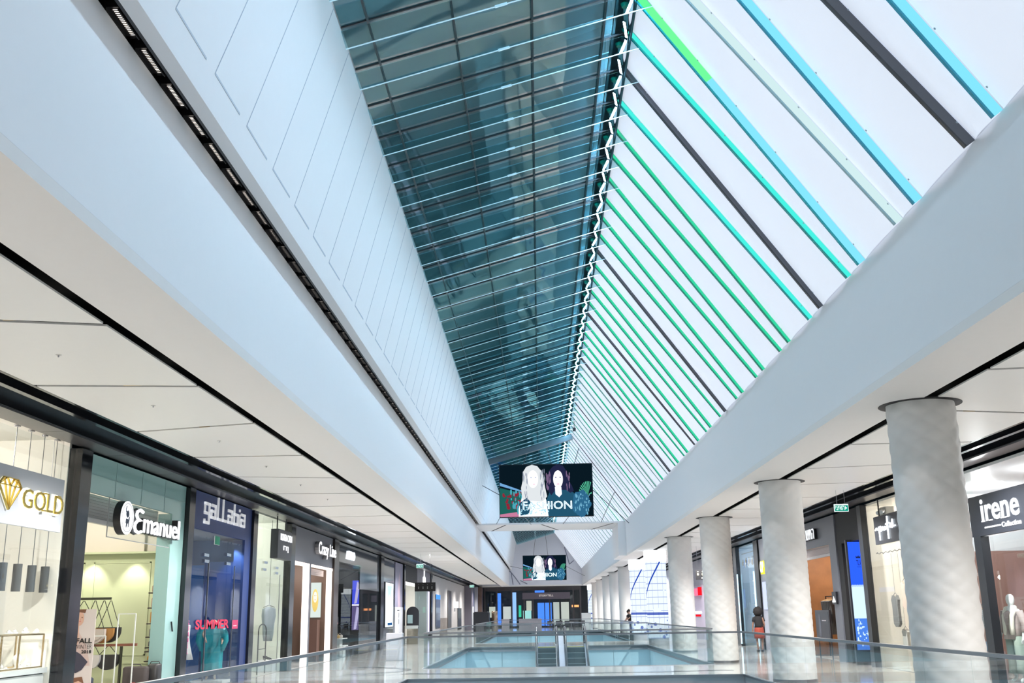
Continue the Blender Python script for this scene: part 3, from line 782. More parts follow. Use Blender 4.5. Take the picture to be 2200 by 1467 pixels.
    for i in range(60):
        cx, cy = r.uniform(.22, .55), r.uniform(.03, .24); shape('F', O, [S(*p) for p in ell(cx, cy, r.uniform(.003, .009), r.uniform(.006, .02), 6)], .019, b)
    b.build('sequins', emis('scr_sq', (.3, .55, .65), 1), e)
    # neon word in double outline
    t = text('word', 'FASHION', 'F', (x0 + .245 * w, yc - .10 - .030, z0 + .135 * h), .53 * w, .155 * h, emis('neon_word', (.9, 1.0, 1.0), 1.8), e, .004, bold=.012)
    t = text('word_inner', 'FASHION', 'F', (x0 + .249 * w, yc - .10 - .0345, z0 + .142 * h), .522 * w, .14 * h, emis('neon_core', (.22, .45, .58), 1), e, .003, bold=-.014)
    for (a, c) in wires:
        b = MB(); b.tube([a, c], .018, 6); b.build('cable', mat('cable_black', (.03, .04, .05), .4), e)
    return e
ys = 53.0
def ZR(x): # underside of roof at x
    return GL.z + (x - GL.x) * (RD.z - GL.z) / (RD.x - GL.x) if x < RD.x else RD.z + (x - RD.x) * (BT.z - RD.z) / (BT.x - RD.x)
sw = [((-.72, ys, 8.98), (-.38, ys, ZR(-.38) - .1)), ((.74, ys, 8.98), (.42, ys, ZR(.42) - .1)), ((1.91, ys, 8.98), (2.18, ys, ZR(2.18) - .1)), ((-1.95, ys, 8.97), (-2.35, ys, 10.0 - .6)),
      ((-1.96, ys, 7.47), (-2.85, ys, 7.98)), ((2.83, ys, 7.63), (4.6, ys + .2, 5.95)), ((3.91, ys, 7.5), (3.42, ys + 4.2, 6.35)),
      ((-1.95, ys, 6.32), (-2.3, ys + 4.2, 6.35)), ((1.57, ys, 6.34), (1.35, ys + 4.2, 6.3)), ((-.71, ys, 6.34), (-.4, ys + 4.2, 6.3))]
screen(ys, -1.93, 6.34, 4.72, 2.63, 'large hanging video screen with two women and the word FASHION, the nearer of two', sw)
y2 = 108.0
screen(y2, -1.66, 4.86, 4.38, 2.44, 'smaller-looking far hanging video screen with the same two women', [((-.6, y2, 7.3), (-.2, y2, ZR(-.2) + .05)), ((.9, y2, 7.3), (.6, y2, ZR(.6) + .05)), ((2.72, y2, 6.2), (4.6, y2, 5.2)), ((-1.66, y2, 6.0), (-3.0, y2, 6.3))])
# camera hanging beside the ridge
e = empty('security_camera', (1.75, 48, 9.9), 'small black camera fixed by the ridge above the nearer screen', 'camera')
B(1.70, 1.85, 47.9, 48.15, 9.85, 9.98).build('body', BLACKG, e); MB().tube([(1.78, 48, 9.97), (1.78, 48, 10.45)], .015, 6).build('bracket', BLACKG, e)
# ------------------------------------------------------------ organic helpers
def skin(name, nodes, edges, m, parent, sub=2):
    names = list(nodes); idx = {n: i for i, n in enumerate(names)}
    me = bpy.data.meshes.new(name); me.from_pydata([Vector(nodes[n][0]) for n in names], [(idx[a], idx[b]) for a, b in edges], [])
    o = bpy.data.objects.new(name, me); COL.objects.link(o)
    mo = o.modifiers.new('s', 'SKIN'); mo.use_smooth_shade = True
    for i, n in enumerate(names):
        r = nodes[n][1]; r = r if isinstance(r, tuple) else (r, r)
        me.skin_vertices[0].data[i].radius = r; me.skin_vertices[0].data[i].use_root = (i == 0)
    s = o.modifiers.new('u', 'SUBSURF'); s.levels = sub; s.render_levels = sub
    dg = bpy.context.evaluated_depsgraph_get(); me2 = bpy.data.meshes.new_from_object(o.evaluated_get(dg))
    vs = [v.co.copy() for v in me2.vertices]; fs = [tuple(p.vertices) for p in me2.polygons]
    bpy.data.objects.remove(o, do_unlink=True)
    b = MB(); b.add(vs, fs)
    return b.build(name, m, parent, smooth=True)
def loft(rings, n=28, folds=0, amp=0.0, cap=True, M=None, b=None):
    """rings: (cx, cy, z, rx, ry[, foldamp]) elliptical sections from top to bottom"""
    b = b or MB(); vs = []; fs = []
    for r in rings:
        cx, cy, z, rx, ry = r[:5]; fa = r[5] if len(r) > 5 else amp
        for k in range(n):
            a = 2 * PI * k / n; w = 1 + fa * math.sin(folds * a + z * 1.3)
            v = Vector((cx + rx * w * math.cos(a), cy + ry * w * math.sin(a), z)); vs.append(M @ v if M is not None else v)
    for i in range(len(rings) - 1):
        for k in range(n): j = (k + 1) % n; fs.append((i * n + k, i * n + j, (i + 1) * n + j, (i + 1) * n + k))
    if cap: fs += [tuple(range(n)), tuple(reversed(range((len(rings) - 1) * n, len(rings) * n)))]
    return b.add(vs, fs)
def figure(parent, loc, rz, m, arms, h=1.75, head=True, stance=.09, name='body', legs=True, lean=0.0, fem=True, hands=True):
    """standing body; arms: dict side -> (elbow, wrist) offsets in body space (x right, y front, z up), h scales"""
    s = h / 1.75; L = Vector(loc); Rm = Matrix.Rotation(rz, 3, 'Z')
    def W_(x, y, z):
        y += lean * max(0, z - .95)
        return L + Rm @ (Vector((x, y, z)) * s)
    sw = .165 if fem else .19
    N = {'pelvis': (W_(0, 0, .95), (.15 * s, .10 * s)), 'waist': (W_(0, 0, 1.10), (.115 * s, .085 * s)), 'chest': (W_(0, .0, 1.30), (.145 * s, .10 * s)),
         'shoulder': (W_(0, 0, 1.41), (.10 * s, .07 * s)), 'neck': (W_(0, 0, 1.50), .048 * s)}
    E = [('pelvis', 'waist'), ('waist', 'chest'), ('chest', 'shoulder'), ('shoulder', 'neck')]
    if head:
        N['jaw'] = (W_(0, .015, 1.565), (.055 * s, .065 * s)); N['skull'] = (W_(0, .0, 1.66), (.075 * s, .092 * s)); N['crown'] = (W_(0, -.005, 1.715), (.05 * s, .06 * s))
        E += [('neck', 'jaw'), ('jaw', 'skull'), ('skull', 'crown')]
    for sd, (el, wr) in arms.items():
        q = 1 if sd == 'r' else -1
        N['sh' + sd] = (W_(q * sw, 0, 1.40), .052 * s); N['el' + sd] = (W_(q * el[0], el[1], el[2]), .038 * s); N['wr' + sd] = (W_(q * wr[0], wr[1], wr[2]), .025 * s)
        d = (Vector((q * wr[0], wr[1], wr[2])) - Vector((q * el[0], el[1], el[2]))).normalized()
        p = Vector((q * wr[0], wr[1], wr[2])); N['pa' + sd] = (W_(*(p + d * .06)), (.036 * s, .016 * s))
        E += [('shoulder', 'sh' + sd), ('sh' + sd, 'el' + sd), ('el' + sd, 'wr' + sd), ('wr' + sd, 'pa' + sd)]
        if hands:
            side = d.cross(Vector((q, 0, 0)));  side = side.normalized() if side.length > .2 else Vector((0, 1, 0))
            dn = d.cross(side).normalized()
            for i, (off, ln) in enumerate(((-.030, .060), (-.010, .072), (.010, .068), (.028, .052))):
                a = p + d * .085 + side * off; c = a + d * ln * .55 + dn * .004; e_ = c + d * ln * .45 + dn * .015
                N['f%s%d' % (sd, i)] = (W_(*a), .0095 * s); N['g%s%d' % (sd, i)] = (W_(*c), .0088 * s); N['h%s%d' % (sd, i)] = (W_(*e_), .0075 * s)
                E += [('pa' + sd, 'f%s%d' % (sd, i)), ('f%s%d' % (sd, i), 'g%s%d' % (sd, i)), ('g%s%d' % (sd, i), 'h%s%d' % (sd, i))]
            a = p + d * .035 - side * .038; c = p + d * .075 - side * .055
            N['t0' + sd] = (W_(*a), .011 * s); N['t1' + sd] = (W_(*c), .009 * s); E += [('wr' + sd, 't0' + sd), ('t0' + sd, 't1' + sd)]
    if legs:
        for sd, q in (('r', 1), ('l', -1)):
            N['hip' + sd] = (W_(q * .085, 0, .86), (.088 * s, .088 * s)); N['kn' + sd] = (W_(q * (.085 + stance) / 1.6, .015, .50), .055 * s)
            N['an' + sd] = (W_(q * stance, -.01, .09), .035 * s); N['to' + sd] = (W_(q * (stance + .02), .13, .03), (.035 * s, .025 * s))
            E += [('pelvis', 'hip' + sd), ('hip' + sd, 'kn' + sd), ('kn' + sd, 'an' + sd), ('an' + sd, 'to' + sd)]
    return skin(name, N, E, m, parent)
HANG = {'r': ((.25, 0, 1.12), (.26, .05, .88)), 'l': ((.25, 0, 1.12), (.26, .05, .88))}
# ------------------------------------------------------------ shop shells
def room(name, side, ya, yb, depth, h, mwall, mfloor=None, mceil=None, lamp=None, back=None):
    x0 = XL - .12 if side == 'L' else XR + .12; s = -1 if side == 'L' else 1; x1 = x0 + s * depth; a, c = min(x0, x1), max(x0, x1)
    b = MB(); t = .08
    b.box(a, c, ya, ya + t, .01, h); b.box(a, c, yb - t, yb, .01, h)
    if side == 'L': b.box(a - t, a, ya, yb, .01, h)
    else: b.box(c, c + t, ya, yb, .01, h)
    struct(b.build('wall_' + name, mwall))
    b = MB(); b.box(a, c, ya, yb, h, h + .06); struct(b.build('ceiling_' + name, mceil or mwall))
    if mfloor: struct(B(a, c, ya, yb, .002, .012).build('floor_' + name, mfloor))
    if lamp:
        pw, colr = lamp; n = max(1, int((yb - ya) / 3))
        for i in range(n):
            y = ya + (yb - ya) * (i + .5) / n
            point('shop_light', ((a + c) / 2 - s * depth * .12, y, h - .25), pw, colr, .12)
    return a, c
def pillar(side, ya, yb, m=BLACKG, z1=4.47, d=.10, name='wall_pillar'):
    x = XL if side == 'L' else XR; s = 1 if side == 'L' else -1
    return struct(B(min(x - s * .35, x + s * d), max(x - s * .35, x + s * d), ya, yb, 0, z1).build(name, m))
def front_glass(side, ya, yb, z0, z1, label, n=2, off=0.0):
    x = (XL if side == 'L' else XR) + off; e = empty('shop_window', (x, (ya + yb) / 2, z0), label, 'window')
    for i in range(n):
        a = ya + (yb - ya) * i / n + .006; c = ya + (yb - ya) * (i + 1) / n - .006
        B(x - .006, x + .006, a, c, z0, z1).build('pane', SHOPG, e)
    return e
def fitting(e, x, y, z, w=.35, m=None):
    B(x - .03, x + .03, y, y + w, z, z + .07).build('patch_fitting', m or CHROME, e)
CREAM = mat('cream_wall', (.80, .75, .67), .6, noise=.01); GREYW = mat('blue_grey_facade', (.125, .135, .165), .35, spec=.5, noise=.03, nscale=1.2)
NAVY = mat('navy_facade', (.022, .045, .16), .5); TEALG = mat('pale_teal_back_painted_glass', (.30, .50, .49), .12, spec=.5, noise=.02, nscale=.8)
LETW = emis('letters_white', (.95, .97, 1.0), 1.6); SIGNK = mat('sign_black', (.012, .014, .020), .35)
SHOPF = mat('shop_floor_pale', (.5, .48, .45), .25); WOODB = mat('shop_wood', (.42, .20, .08), .5, noise=.25, nscale=3)

# ============================================================ LEFT SIDE
# --- jewellery shop
room('jewellery_shop', 'L', 10.5, 17.5, 3.6, 4.62, mat('ivory_wall', (.80, .77, .71), .55), SHOPF, None, (52, (1, .93, .84)))
front_glass('L', 10.6, 17.42, .02, 4.45, 'tall clear window of the jewellery shop at the left edge', 2)
pillar('L', 17.45, 17.88)
e = empty('shop_sign', (XL + .05, 15.2, 3.0), 'pale grey sign board with a gold diamond and the word GOLD', 'sign')
B(XL + .02, XL + .08, 13.2, 16.92, 3.0, 3.85).build('board', mat('sign_grey', (.52, .56, .62), .5), e)
GOLDM = mat('gold_letters', (.62, .46, .12), .28, 1.0)
text('halo', 'GOLD', 'L', (XL + .082, 15.44, 3.245), 1.46, .34, emis('gold_halo', (1, .96, .66), 1.6), e, .006, bold=.085)
text('letters', 'GOLD', 'L', (XL + .115, 15.49, 3.27), 1.36, .29, GOLDM, e, .018)
b = MB()
for dy in (0.0,): # serifs
    for (yy, zz) in ((16.13, 3.27), (16.13, 3.535), (16.57, 3.27), (16.57, 3.535)): plate('L', (XL + .115, yy, zz), .10, .02, .05, b)
b.build('serif', GOLDM, e)
def diamond(y0, z0, w, h):
    b = MB(); O = (XL + .085, y0, z0); P = [(0, .76), (.18, 1.0), (.5, 1.0), (.82, 1.0), (1, .76), (.5, 0), (.28, .76), (.72, .76), (.5, .76), (.34, 1.0), (.66, 1.0)]
    S = [(P[i][0] * w, P[i][1] * h) for i in range(len(P))]
    shape('L', O, [S[0], S[1], S[3], S[4], S[5]], .004).build('emblem_glow', emis('gold_glow', (1, .95, .7), 1.2), e)
    def ln(a, c, t=.012):
        a = Vector((XL + .11, y0 + S[a][0], z0 + S[a][1])); c = Vector((XL + .11, y0 + S[c][0], z0 + S[c][1])); b.bar(a, c, t, .03, up=(1, 0, 0))
    for q in ((0, 1), (1, 3), (3, 4), (4, 5), (5, 0), (0, 4), (6, 5), (7, 5), (8, 5), (0, 9), (9, 8), (8, 10), (10, 4), (1, 6), (3, 7)): ln(*q)
    b.build('emblem', GOLDM, e)
diamond(14.78, 3.20, .66, .46)
b = MB(); b.tube([(XL - .3, 14.4, 3.85), (XL - .3, 14.4, 4.55)], .006); b.tube([(XL + .0, 16.6, 3.84), (XL + .0, 16.6, 4.46)], .004); b.build('suspension_wire', STEEL, e)
def pend(y, x=-8.2):
    e = empty('pendant_lamp', (x, y, 2.05), 'charcoal cylinder pendant lamp in the jewellery shop window', 'lamp', 'charcoal pendant lamps in the jewellery shop')
    MB().tube([(x, y, 4.6), (x, y, 2.46)], .006, 6).build('cable', STEEL, e)
    MB().lathe([(.05, 4.585), (.05, 4.61)], (x, y, 0), 16).build('ceiling_cup', STEEL, e)
    MB().lathe([(.068, 2.06), (.068, 2.48), (.02, 2.48)], (x, y, 0), 20).build('shade', mat('charcoal', (.075, .078, .082), .5), e)
    MB().lathe([(.06, 2.068), (.06, 2.072)], (x, y, 0), 16).build('bulb_disc', emis('warm_disc', (1, .9, .75), 2), e)
    return e
p0 = pend(17.33)
for i, y in enumerate((17.46 - .0,)): pass
for y in (16.87, 16.40, 15.93): dup(p0, p0.location + Vector((0, y - 17.33, 0)))
spot('pendant_light', (-8.2, 16.6, 2.0), 60, (1, .95, .88), 120)
e = empty('display_counter', (-8.75, 16.6, 0), 'white marble counter carrying the brass-framed jewellery case', 'counter')
MARB = mat('white_marble', (.75, .76, .77), .15, noise=.08, nscale=2.5)
B(-8.62, -8.06, 14.2, 17.33, 0.013, .78).build('body', MARB, e); B(-8.65, -8.03, 14.15, 17.38, .80, .88).build('top', MARB, e); B(-8.60, -8.08, 14.2, 17.33, .78, .80).build('black_strip', BLACK, e)  # thin black inset strip between counter body and top
e = empty('display_case', (-8.75, 16.6, .86), 'brass-framed glass case of white jewellery busts in the left window', 'display case')
b = MB()
for y in (15.2, 15.95, 16.5, 17.30):
    for x in (-8.55, -8.10): b.bar((x, y, .885), (x, y, 1.40), .022)
    b.bar((-8.55, y, 1.40), (-8.10, y, 1.40), .022)
for x in (-8.55, -8.10):
    for z in (.895, 1.40): b.bar((x, 15.2, z), (x, 17.30, z), .022)
b.build('frame', BRASS, e); B(-8.55, -8.10, 15.2, 17.30, 1.412, 1.418).build('glass_top', SHOPG, e)
IV = mat('ivory_velvet', (.82, .80, .77), .7)
def bust(x, y, z, s=1.0, label=None):
    b = MB(); b.lathe([(.045, 0), (.06, .01), (.035, .03), (.055, .08), (.075, .13), (.06, .19), (.026, .22), (.022, .28), (.027, .285)], (x, y, z), 20, sy=.7)
    return tag(b.build('necklace_bust', IV, None, True), label, 'jewellery stand')
bust(-8.33, 16.95, .882, label='white necklace bust standing inside the brass jewellery case')
e = empty('portrait_card', (-8.36, 16.45, .882), 'small framed portrait card inside the brass jewellery case', 'card')
B(-8.41, -8.39, 16.32, 16.58, .883, 1.28).build('card', mat('card_beige', (.62, .55, .50), .6), e)
b = MB(); b.lathe([(.0, 1.04), (.05, 1.06), (.055, 1.14), (.035, 1.2), (0, 1.22)], (-8.385, 16.45, 0), 14, sx=.10); b.build('portrait', mat('skin_print', (.72, .47, .38), .6), e)
B(-8.389, -8.380, 16.36, 16.54, .90, 1.04).build('dress_print', mat('pink_print', (.70, .52, .50), .6), e)
r = random.Random(5)
for i in range(14):
    y = 15.3 + i * .145 + r.uniform(-.02, .02); top = i % 2
    x = -8.22 + r.uniform(-.06, .05); z = 1.419 if top else .882
    b = MB(); h = r.uniform(.05, .11)
    b.rbox(x - .04, x + .04, y - .045, y + .045, z, z + h * .35, .01); b.lathe([(.03, h * .35), (.034, h * .7), (.012, h), (.02, h * 1.05)], (x, y, z), 12)
    tag(b.build('ring_stand', IV, None, True), 'small white jewellery stand on the glass top of the brass case' if top else 'small white jewellery stand on the marble inside the brass case', 'jewellery stand', 'white jewellery stands on the case top' if top else 'white jewellery stands inside the case')
e = empty('picture_frame', (-11.2, 16.0, 1.7), 'gold-framed white panel on the jewellery shop back wall', 'picture')
B(-11.55, -11.5, 18 - 4.5, 15.9, 1.4, 3.3).build('panel', mat('panel_white', (.8, .78, .74), .5), e)
b = MB()
for (y0, y1_, z0, z1_) in ((13.45, 13.5, 1.35, 3.35), (15.9, 15.95, 1.35, 3.35), (13.45, 15.95, 1.35, 1.4), (13.45, 15.95, 3.3, 3.35)): b.box(-11.5, -11.46, y0, y1_, z0, z1_)
b.build('frame', BRASS, e)

# --- handbag shop
GREENW = mat('sage_green_wall', (.60, .67, .44), .6, noise=.01)
room('bag_shop', 'L', 17.9, 23.4, 4.6, 4.40, CREAM, SHOPF, CREAM, (110, (1, .95, .85)))
b = MB(); b.box(XL - .06, XL, 17.9, 23.12, 3.80, 4.47); b.box(XL - .06, XL, 17.9, 18.10, 0, 3.80); b.box(XL - .30, XL, 22.32, 22.40, 0, 3.8); b.box(XL - .06, XL, 22.40, 23.12, 0, 3.80)
struct(b.build('wall_portal_teal', TEALG))
b = MB(); b.bar((XL + .004, 17.9, 4.12), (XL + .004, 23.1, 4.12), .004, .012)
for y in (19.2, 20.5, 21.8): b.bar((XL + .004, y, 3.82), (XL + .004, y, 4.45), .012, .004)
struct(b.build('trim_9', mat('teal_joint', (.20, .36, .36), .4)))
pillar('L', 23.14, 23.52)
e = empty('roller_shutter', (XL - .4, 20.2, 3.45), 'grey slatted roller shutter rolled up behind the Emanuel sign', 'shutter')
for i in range(8): B(XL - .34, XL - .30, 18.1, 22.3, 3.42 + i * .055, 3.42 + i * .055 + .050).build('slat', mat('shutter_grey', (.36, .35, .36), .4, .3), e)
B(XL - .36, XL - .28, 18.1, 22.3, 3.34, 3.42).build('bottom_bar', mat('shutter_bar', (.55, .54, .55), .4, .2), e)
struct(B(XL - 4.6, XL - .9, 23.22, 23.30, 3.02, 4.40).build('wall_bulkhead_cream', CREAM)); 
e = sempty('wall_green_partition', (-10, 23.2, 0))
B(-12.4, -8.53, 23.24, 23.30, .013, 3.02).build('panel', GREENW, e)
b = MB()
def mold(x0, x1, z0, z1):
    for (a, c, p, q) in ((x0, x1, z0, z0 + .03), (x0, x1, z1 - .03, z1), (x0, x0 + .03, z0, z1), (x1 - .03, x1, z0, z1)): b.box(a, c, 23.225, 23.24, p, q)
mold(-9.9, -8.62, .85, 2.85); mold(-12.2, -10.1, .85, 2.85); b.box(-12.4, -8.53, 23.22, 23.24, .68, .71)
b.build('moulding', GREENW, e)
B(-12.4, -8.4, 23.0, 23.24, 3.02, 3.06).build('cornice', GREENW, e)
for i, x in enumerate((-9.9, -8.95)):
    spot('recessed_light', (x, 22.95, 3.0), 30, (1, .96, .8), 80, (0, .25, -1))
# dark shelf niche with bags
e = empty('shelf_unit', (-8.3, 23.1, 0), 'dark tall shelf unit of handbags beside the sage green wall', 'shelf')
DK = mat('dark_shelf', (.05, .04, .035), .5)
B(-8.53, -8.02, 23.25, 23.30, .02, 3.0).build('back', DK, e)
for z in (.35, .72, .92, 1.0, 1.22, 1.50, 1.83, 2.15): B(-8.53, -8.02, 22.95, 23.25, z, z + .025).build('shelf', DK, e)
for i, (z, h, c, nm) in enumerate(((1.86, .20, (.55, .45, .36), 'beige'), (1.53, .24, (.55, .28, .08), 'tan brown'), (1.25, .16, (.22, .22, .20), 'grey-green'), (1.03, .12, (.12, .12, .12), 'black'), (.95, .04, (.55, .15, .08), 'rust red'), (.75, .10, (.75, .35, .03), 'mustard'), (2.18, .15, (.4, .32, .25), 'brown'))):
    b = MB(); b.rbox(-8.48, -8.10, 22.98, 23.15, z, z + h, .04); b.tube([(-8.42, 23.06, z + h), (-8.38, 23.06, z + h + .07), (-8.22, 23.06, z + h + .07), (-8.18, 23.06, z + h)], .008, 6)
    tag(b.build('handbag', mat('leather_' + nm.replace(' ', '_'), c, .45), None, True), nm + ' handbag on the dark shelf unit', 'handbag')
# garment rack with hanging bags
e = empty('hanging_rack', (-9.4, 22, 0), 'dark frame rack with crescent handbags hanging from its top bar', 'rack')
RK = mat('rack_olive', (.035, .04, .025), .4)
MB().bar((-10.4, 22.0, 2.04), (-8.95, 22.0, 2.04), .035, .05).build('top_bar', RK, e); MB().bar((-10.4, 22.0, .02), (-10.4, 22.0, 2.04), .03).build('upright', RK, e)
e2 = empty('wooden_rail', (-8.9, 21.9, 0), 'reddish wooden rail on a dark post with handbags hanging below', 'rack')
MB().bar((-10.2, 21.9, 1.10), (-8.30, 21.9, 1.11), .05, .05).build('rail', mat('rail_wood', (.22, .08, .05), .45), e2); MB().bar((-8.62, 21.9, .013), (-8.62, 21.9, 1.08), .045).build('post', RK, e2); MB().bar((-10.1, 21.9, .013), (-10.1, 21.9, 1.08), .045).build('post', RK, e2)
def hangbag(x, y, zt, zb, w, h, c, nm, d=.09, flap=False):
    e = empty('handbag', (x, y, zb), nm, 'handbag')
    n = 16; poly = [(x - w / 2, y - d / 2, zb + h)] + [(x - w / 2 * math.cos(t), y - d / 2, zb + h * .75 * (1 - math.sin(t))) for t in [PI * i / n for i in range(n + 1)]] + [(x + w / 2, y - d / 2, zb + h)]
    b = MB(); b.prism(poly, (0, d, 0)); b.build('body', c, e, False)
    b = MB(); b.tube([(x - w * .46, y, zb + h * .9), (x - .01, y, zt), (x + .01, y, zt), (x + w * .46, y, zb + h * .9)], .008, 6); b.build('strap', RK, e)
    if flap:
        b = MB(); b.prism([(p[0] * .9 + x * .1, y - d / 2 - .012, (p[2] - zb) * .8 + zb + h * .2) for p in poly], (0, .012, 0)); b.build('flap', c, e)
        B(x - .01, x + .012, y - d / 2 - .02, y - d / 2 - .01, zb - .06, zb + h * .3).build('tassel', c, e)
    return e
LG = mat('bag_grey', (.52, .47, .43), .5); LB = mat('bag_brown', (.40, .20, .06), .5); LK = mat('bag_black', (.03, .03, .032), .4); LS = mat('bag_silver', (.72, .72, .74), .3, .5); LD = mat('bag_darkgrey', (.16, .15, .15), .5)
hangbag(-9.22, 21.85, 2.0, 1.13, .52, .30, LG, 'beige grey crescent handbag hanging in front on the rack', .10, True)
hangbag(-9.08, 21.97, 2.0, 1.14, .50, .30, LB, 'brown crescent handbag hanging second on the rack', .08)
hangbag(-8.98, 22.07, 2.0, 1.15, .50, .31, LK, 'black crescent handbag hanging last on the rack', .09)
hangbag(-9.55, 22.07, 2.0, 1.45, .36, .34, LD, 'dark grey bag hanging at the back of the rack beside the poster', .1)
hangbag(-9.15, 21.82, 1.1, .66, .30, .26, LS, 'silver tote bag hanging under the wooden rail', .12); hangbag(-8.88, 21.9, 1.1, .62, .46, .30, LK, 'black tote bag hanging under the wooden rail', .14); hangbag(-9.4, 21.95, 1.1, .58, .5, .3, LD, 'charcoal bag hanging under the wooden rail behind the poster', .14)
def case(x0, x1, y, z0, z1, m, lab, d=.22):
    e = empty('suitcase', ((x0 + x1) / 2, y, z0), lab, 'suitcase')
    MB().rbox(x0, x1, y - d / 2, y + d / 2, z0, z1, .06).build('body', m, e, True)
    MB().tube([((x0 + x1) / 2 - .1, y, z1), ((x0 + x1) / 2 - .08, y, z1 + .04), ((x0 + x1) / 2 + .08, y, z1 + .04), ((x0 + x1) / 2 + .1, y, z1)], .01, 6).build('handle', LK, e)
    B((x0 + x1) / 2 - .04, (x0 + x1) / 2 + .04, y - d / 2 - .006, y - d / 2, (z0 * .5 + z1 * .5), (z0 * .5 + z1 * .5) + .03).build('badge', mat('tag_red', (.45, .1, .1), .4), e)
BRN = mat('dark_brown_fabric', (.06, .05, .05), .7)
case(-8.53, -8.03, 21.9, .013, .68, BRN, 'dark brown fabric suitcase standing right of the wooden rail post')
case(-8.10, -7.98 + .1, 22.15, .013, .72, LK, 'black suitcase standing behind the dark brown one', .3)
case(-9.35, -9.0, 21.5, .013, .50, mat('navy_case', (.05, .06, .10), .5), 'small navy suitcase standing behind the poster')
for i, (x, z) in enumerate(((-8.14, 1.72), (-8.72, 1.30))):
    e = empty('acrylic_stand', (x, 21.3, 0), ['taller', 'shorter'][i] + ' clear acrylic frame stand in front of the green wall', 'stand')
    b = MB(); b.bar((x - .35, 21.3, .013), (x - .35, 21.3, z), .02); b.bar((x, 21.3, .013), (x, 21.3, z), .02); b.bar((x - .35, 21.3, z), (x, 21.3, z), .02); b.build('frame', mat('acrylic', (.75, .8, .78), .15), e)
# poster stand FALL WINTER 2018
e = empty('poster_stand', (-8.25, 19.4, 0), 'standing fashion poster reading FALL WINTER 2018 in the bag shop doorway', 'poster')
PF = (Vector((.98, .2, 0)).normalized(), Vector((0, 0, 1)), Vector((.2, -.98, 0)).normalized())
O = Vector((-8.97, 20.35, .013)); w_, h_ = .40, 1.80
plate(PF, O, w_, h_, .03).build('panel', mat('poster_cream', (.66, .60, .58), .6), e)
def pf(pts, mm, lay, nm): shape(PF, O + PF[2] * (.03 + .002 * lay), [(p[0] * w_, p[1] * h_) for p in pts], .0018).build(nm, mm, e)
SKN = mat('print_skin', (.66, .42, .32), .6); HRD = mat('print_hair', (.20, .09, .05), .6); FUR = mat('print_fur', (.05, .05, .08), .6); COAT = mat('print_coat', (.60, .47, .44), .6)
pf([(0, .42), (.0, .75), (.25, .78), (.7, .62), (.9, .42)], COAT, 1, 'coat'); pf([(0, .62), (.0, .85), (.26, .86), (.30, .72), (.20, .5)], SKN, 2, 'neck')
pf(ell(.27, .905, .20, .075, 20), SKN, 3, 'face'); pf([(.0, .87), (.0, 1), (.55, 1), (.50, .96), (.25, .97), (.10, .93)], HRD, 4, 'hair')
for dx in (.20, .38): pf(ell(dx, .915, .035, .006, 8), HRD, 5, 'eye')
pf(ell(.30, .875, .05, .006, 8), mat('print_lip', (.6, .2, .18), .5), 5, 'mouth'); pf([(.28, .885), (.33, .885), (.30, .91)], mat('print_nose', (.52, .32, .24), .6), 5, 'nose')
pf([(0, .36), (0, .60), (.45, .54), (.8, .46), (.55, .38), (.3, .35)], FUR, 6, 'fur_bag')
pf(ell(.35, .20, .25, .09, 20), SKN, 3, 'second_face'); pf([(.05, .20), (.1, .30), (.6, .31), (.7, .24), (.45, .27), (.2, .25)], HRD, 4, 'second_hair')
tm = mat('print_black', (.01, .01, .01), .6)
text('word', 'FALL', PF, O + PF[2] * .045 + PF[0] * .08 + PF[1] * 1.17, .29, .095, tm, e, .002, bold=.03)
text('word', 'WINTER', PF, O + PF[2] * .045 + PF[0] * .06 + PF[1] * 1.07, .31, .075, tm, e, .002, bold=-.012)
text('word', '2018', PF, O + PF[2] * .045 + PF[0] * .19 + PF[1] * .985, .18, .06, tm, e, .002, bold=.03)
# Emanuel sign
e = empty('shop_sign', (XL + .1, 20.6, 3.1), 'white Emanuel sign with a round bull emblem on black backing', 'sign')
b = MB(); b.lathe([(.315, 0), (.315, .14)], (XL + .0, 19.50, 3.465), 44, M=Matrix.Rotation(PI / 2, 3, 'Y')); b.build('disc_case', SIGNK, e)
b = MB(); b.lathe([(.0, .14), (.312, .14), (.312, .15), (0, .15)], (XL + .0, 19.50, 3.465), 44, M=Matrix.Rotation(PI / 2, 3, 'Y')); b.build('disc_face', emis('disc_white', (.95, .97, 1), 1.05), e)
b = MB(); b.lathe([(.262, .151), (.270, .151), (.270, .153), (.262, .153), (.262, .151)], (XL + .0, 19.50, 3.465), 44, M=Matrix.Rotation(PI / 2, 3, 'Y')); b.build('disc_ring', SIGNK, e)
bl = mat('bull_blue', (.02, .045, .10), .5); OB = (XL + .152, 19.50, 3.465)
b = MB()
shape('L', OB, [(-.06, .03), (-.08, .07), (-.05, .12), (.0, .14), (.05, .12), (.07, .06), (.05, .02), (-.0, .0)], .003, b)       # head and neck
shape('L', OB, [(-.07, -.02), (-.08, -.10), (-.05, -.11), (-.06, -.17), (-.05, -.19), (-.035, -.13), (-.02, -.18), (0.0, -.18), (.0, -.11), (.04, -.10), (.05, -.17), (.07, -.17), (.075, -.09), (.10, -.02), (.10, .03), (.07, .02), (.04, -.03), (.0, -.02)], .003, b)
b.build('emblem', bl, e)
b = MB(); b.tube([(XL + .155, 19.42, 3.56), (XL + .155, 19.40, 3.62), (XL + .155, 19.43, 3.68)], .007, 6); b.build('horn', bl, e)
W1 = [('Ɛ', 19.86, .38, .47, 3.245), ('manuel', 20.33, 2.07, .40, 3.25)]
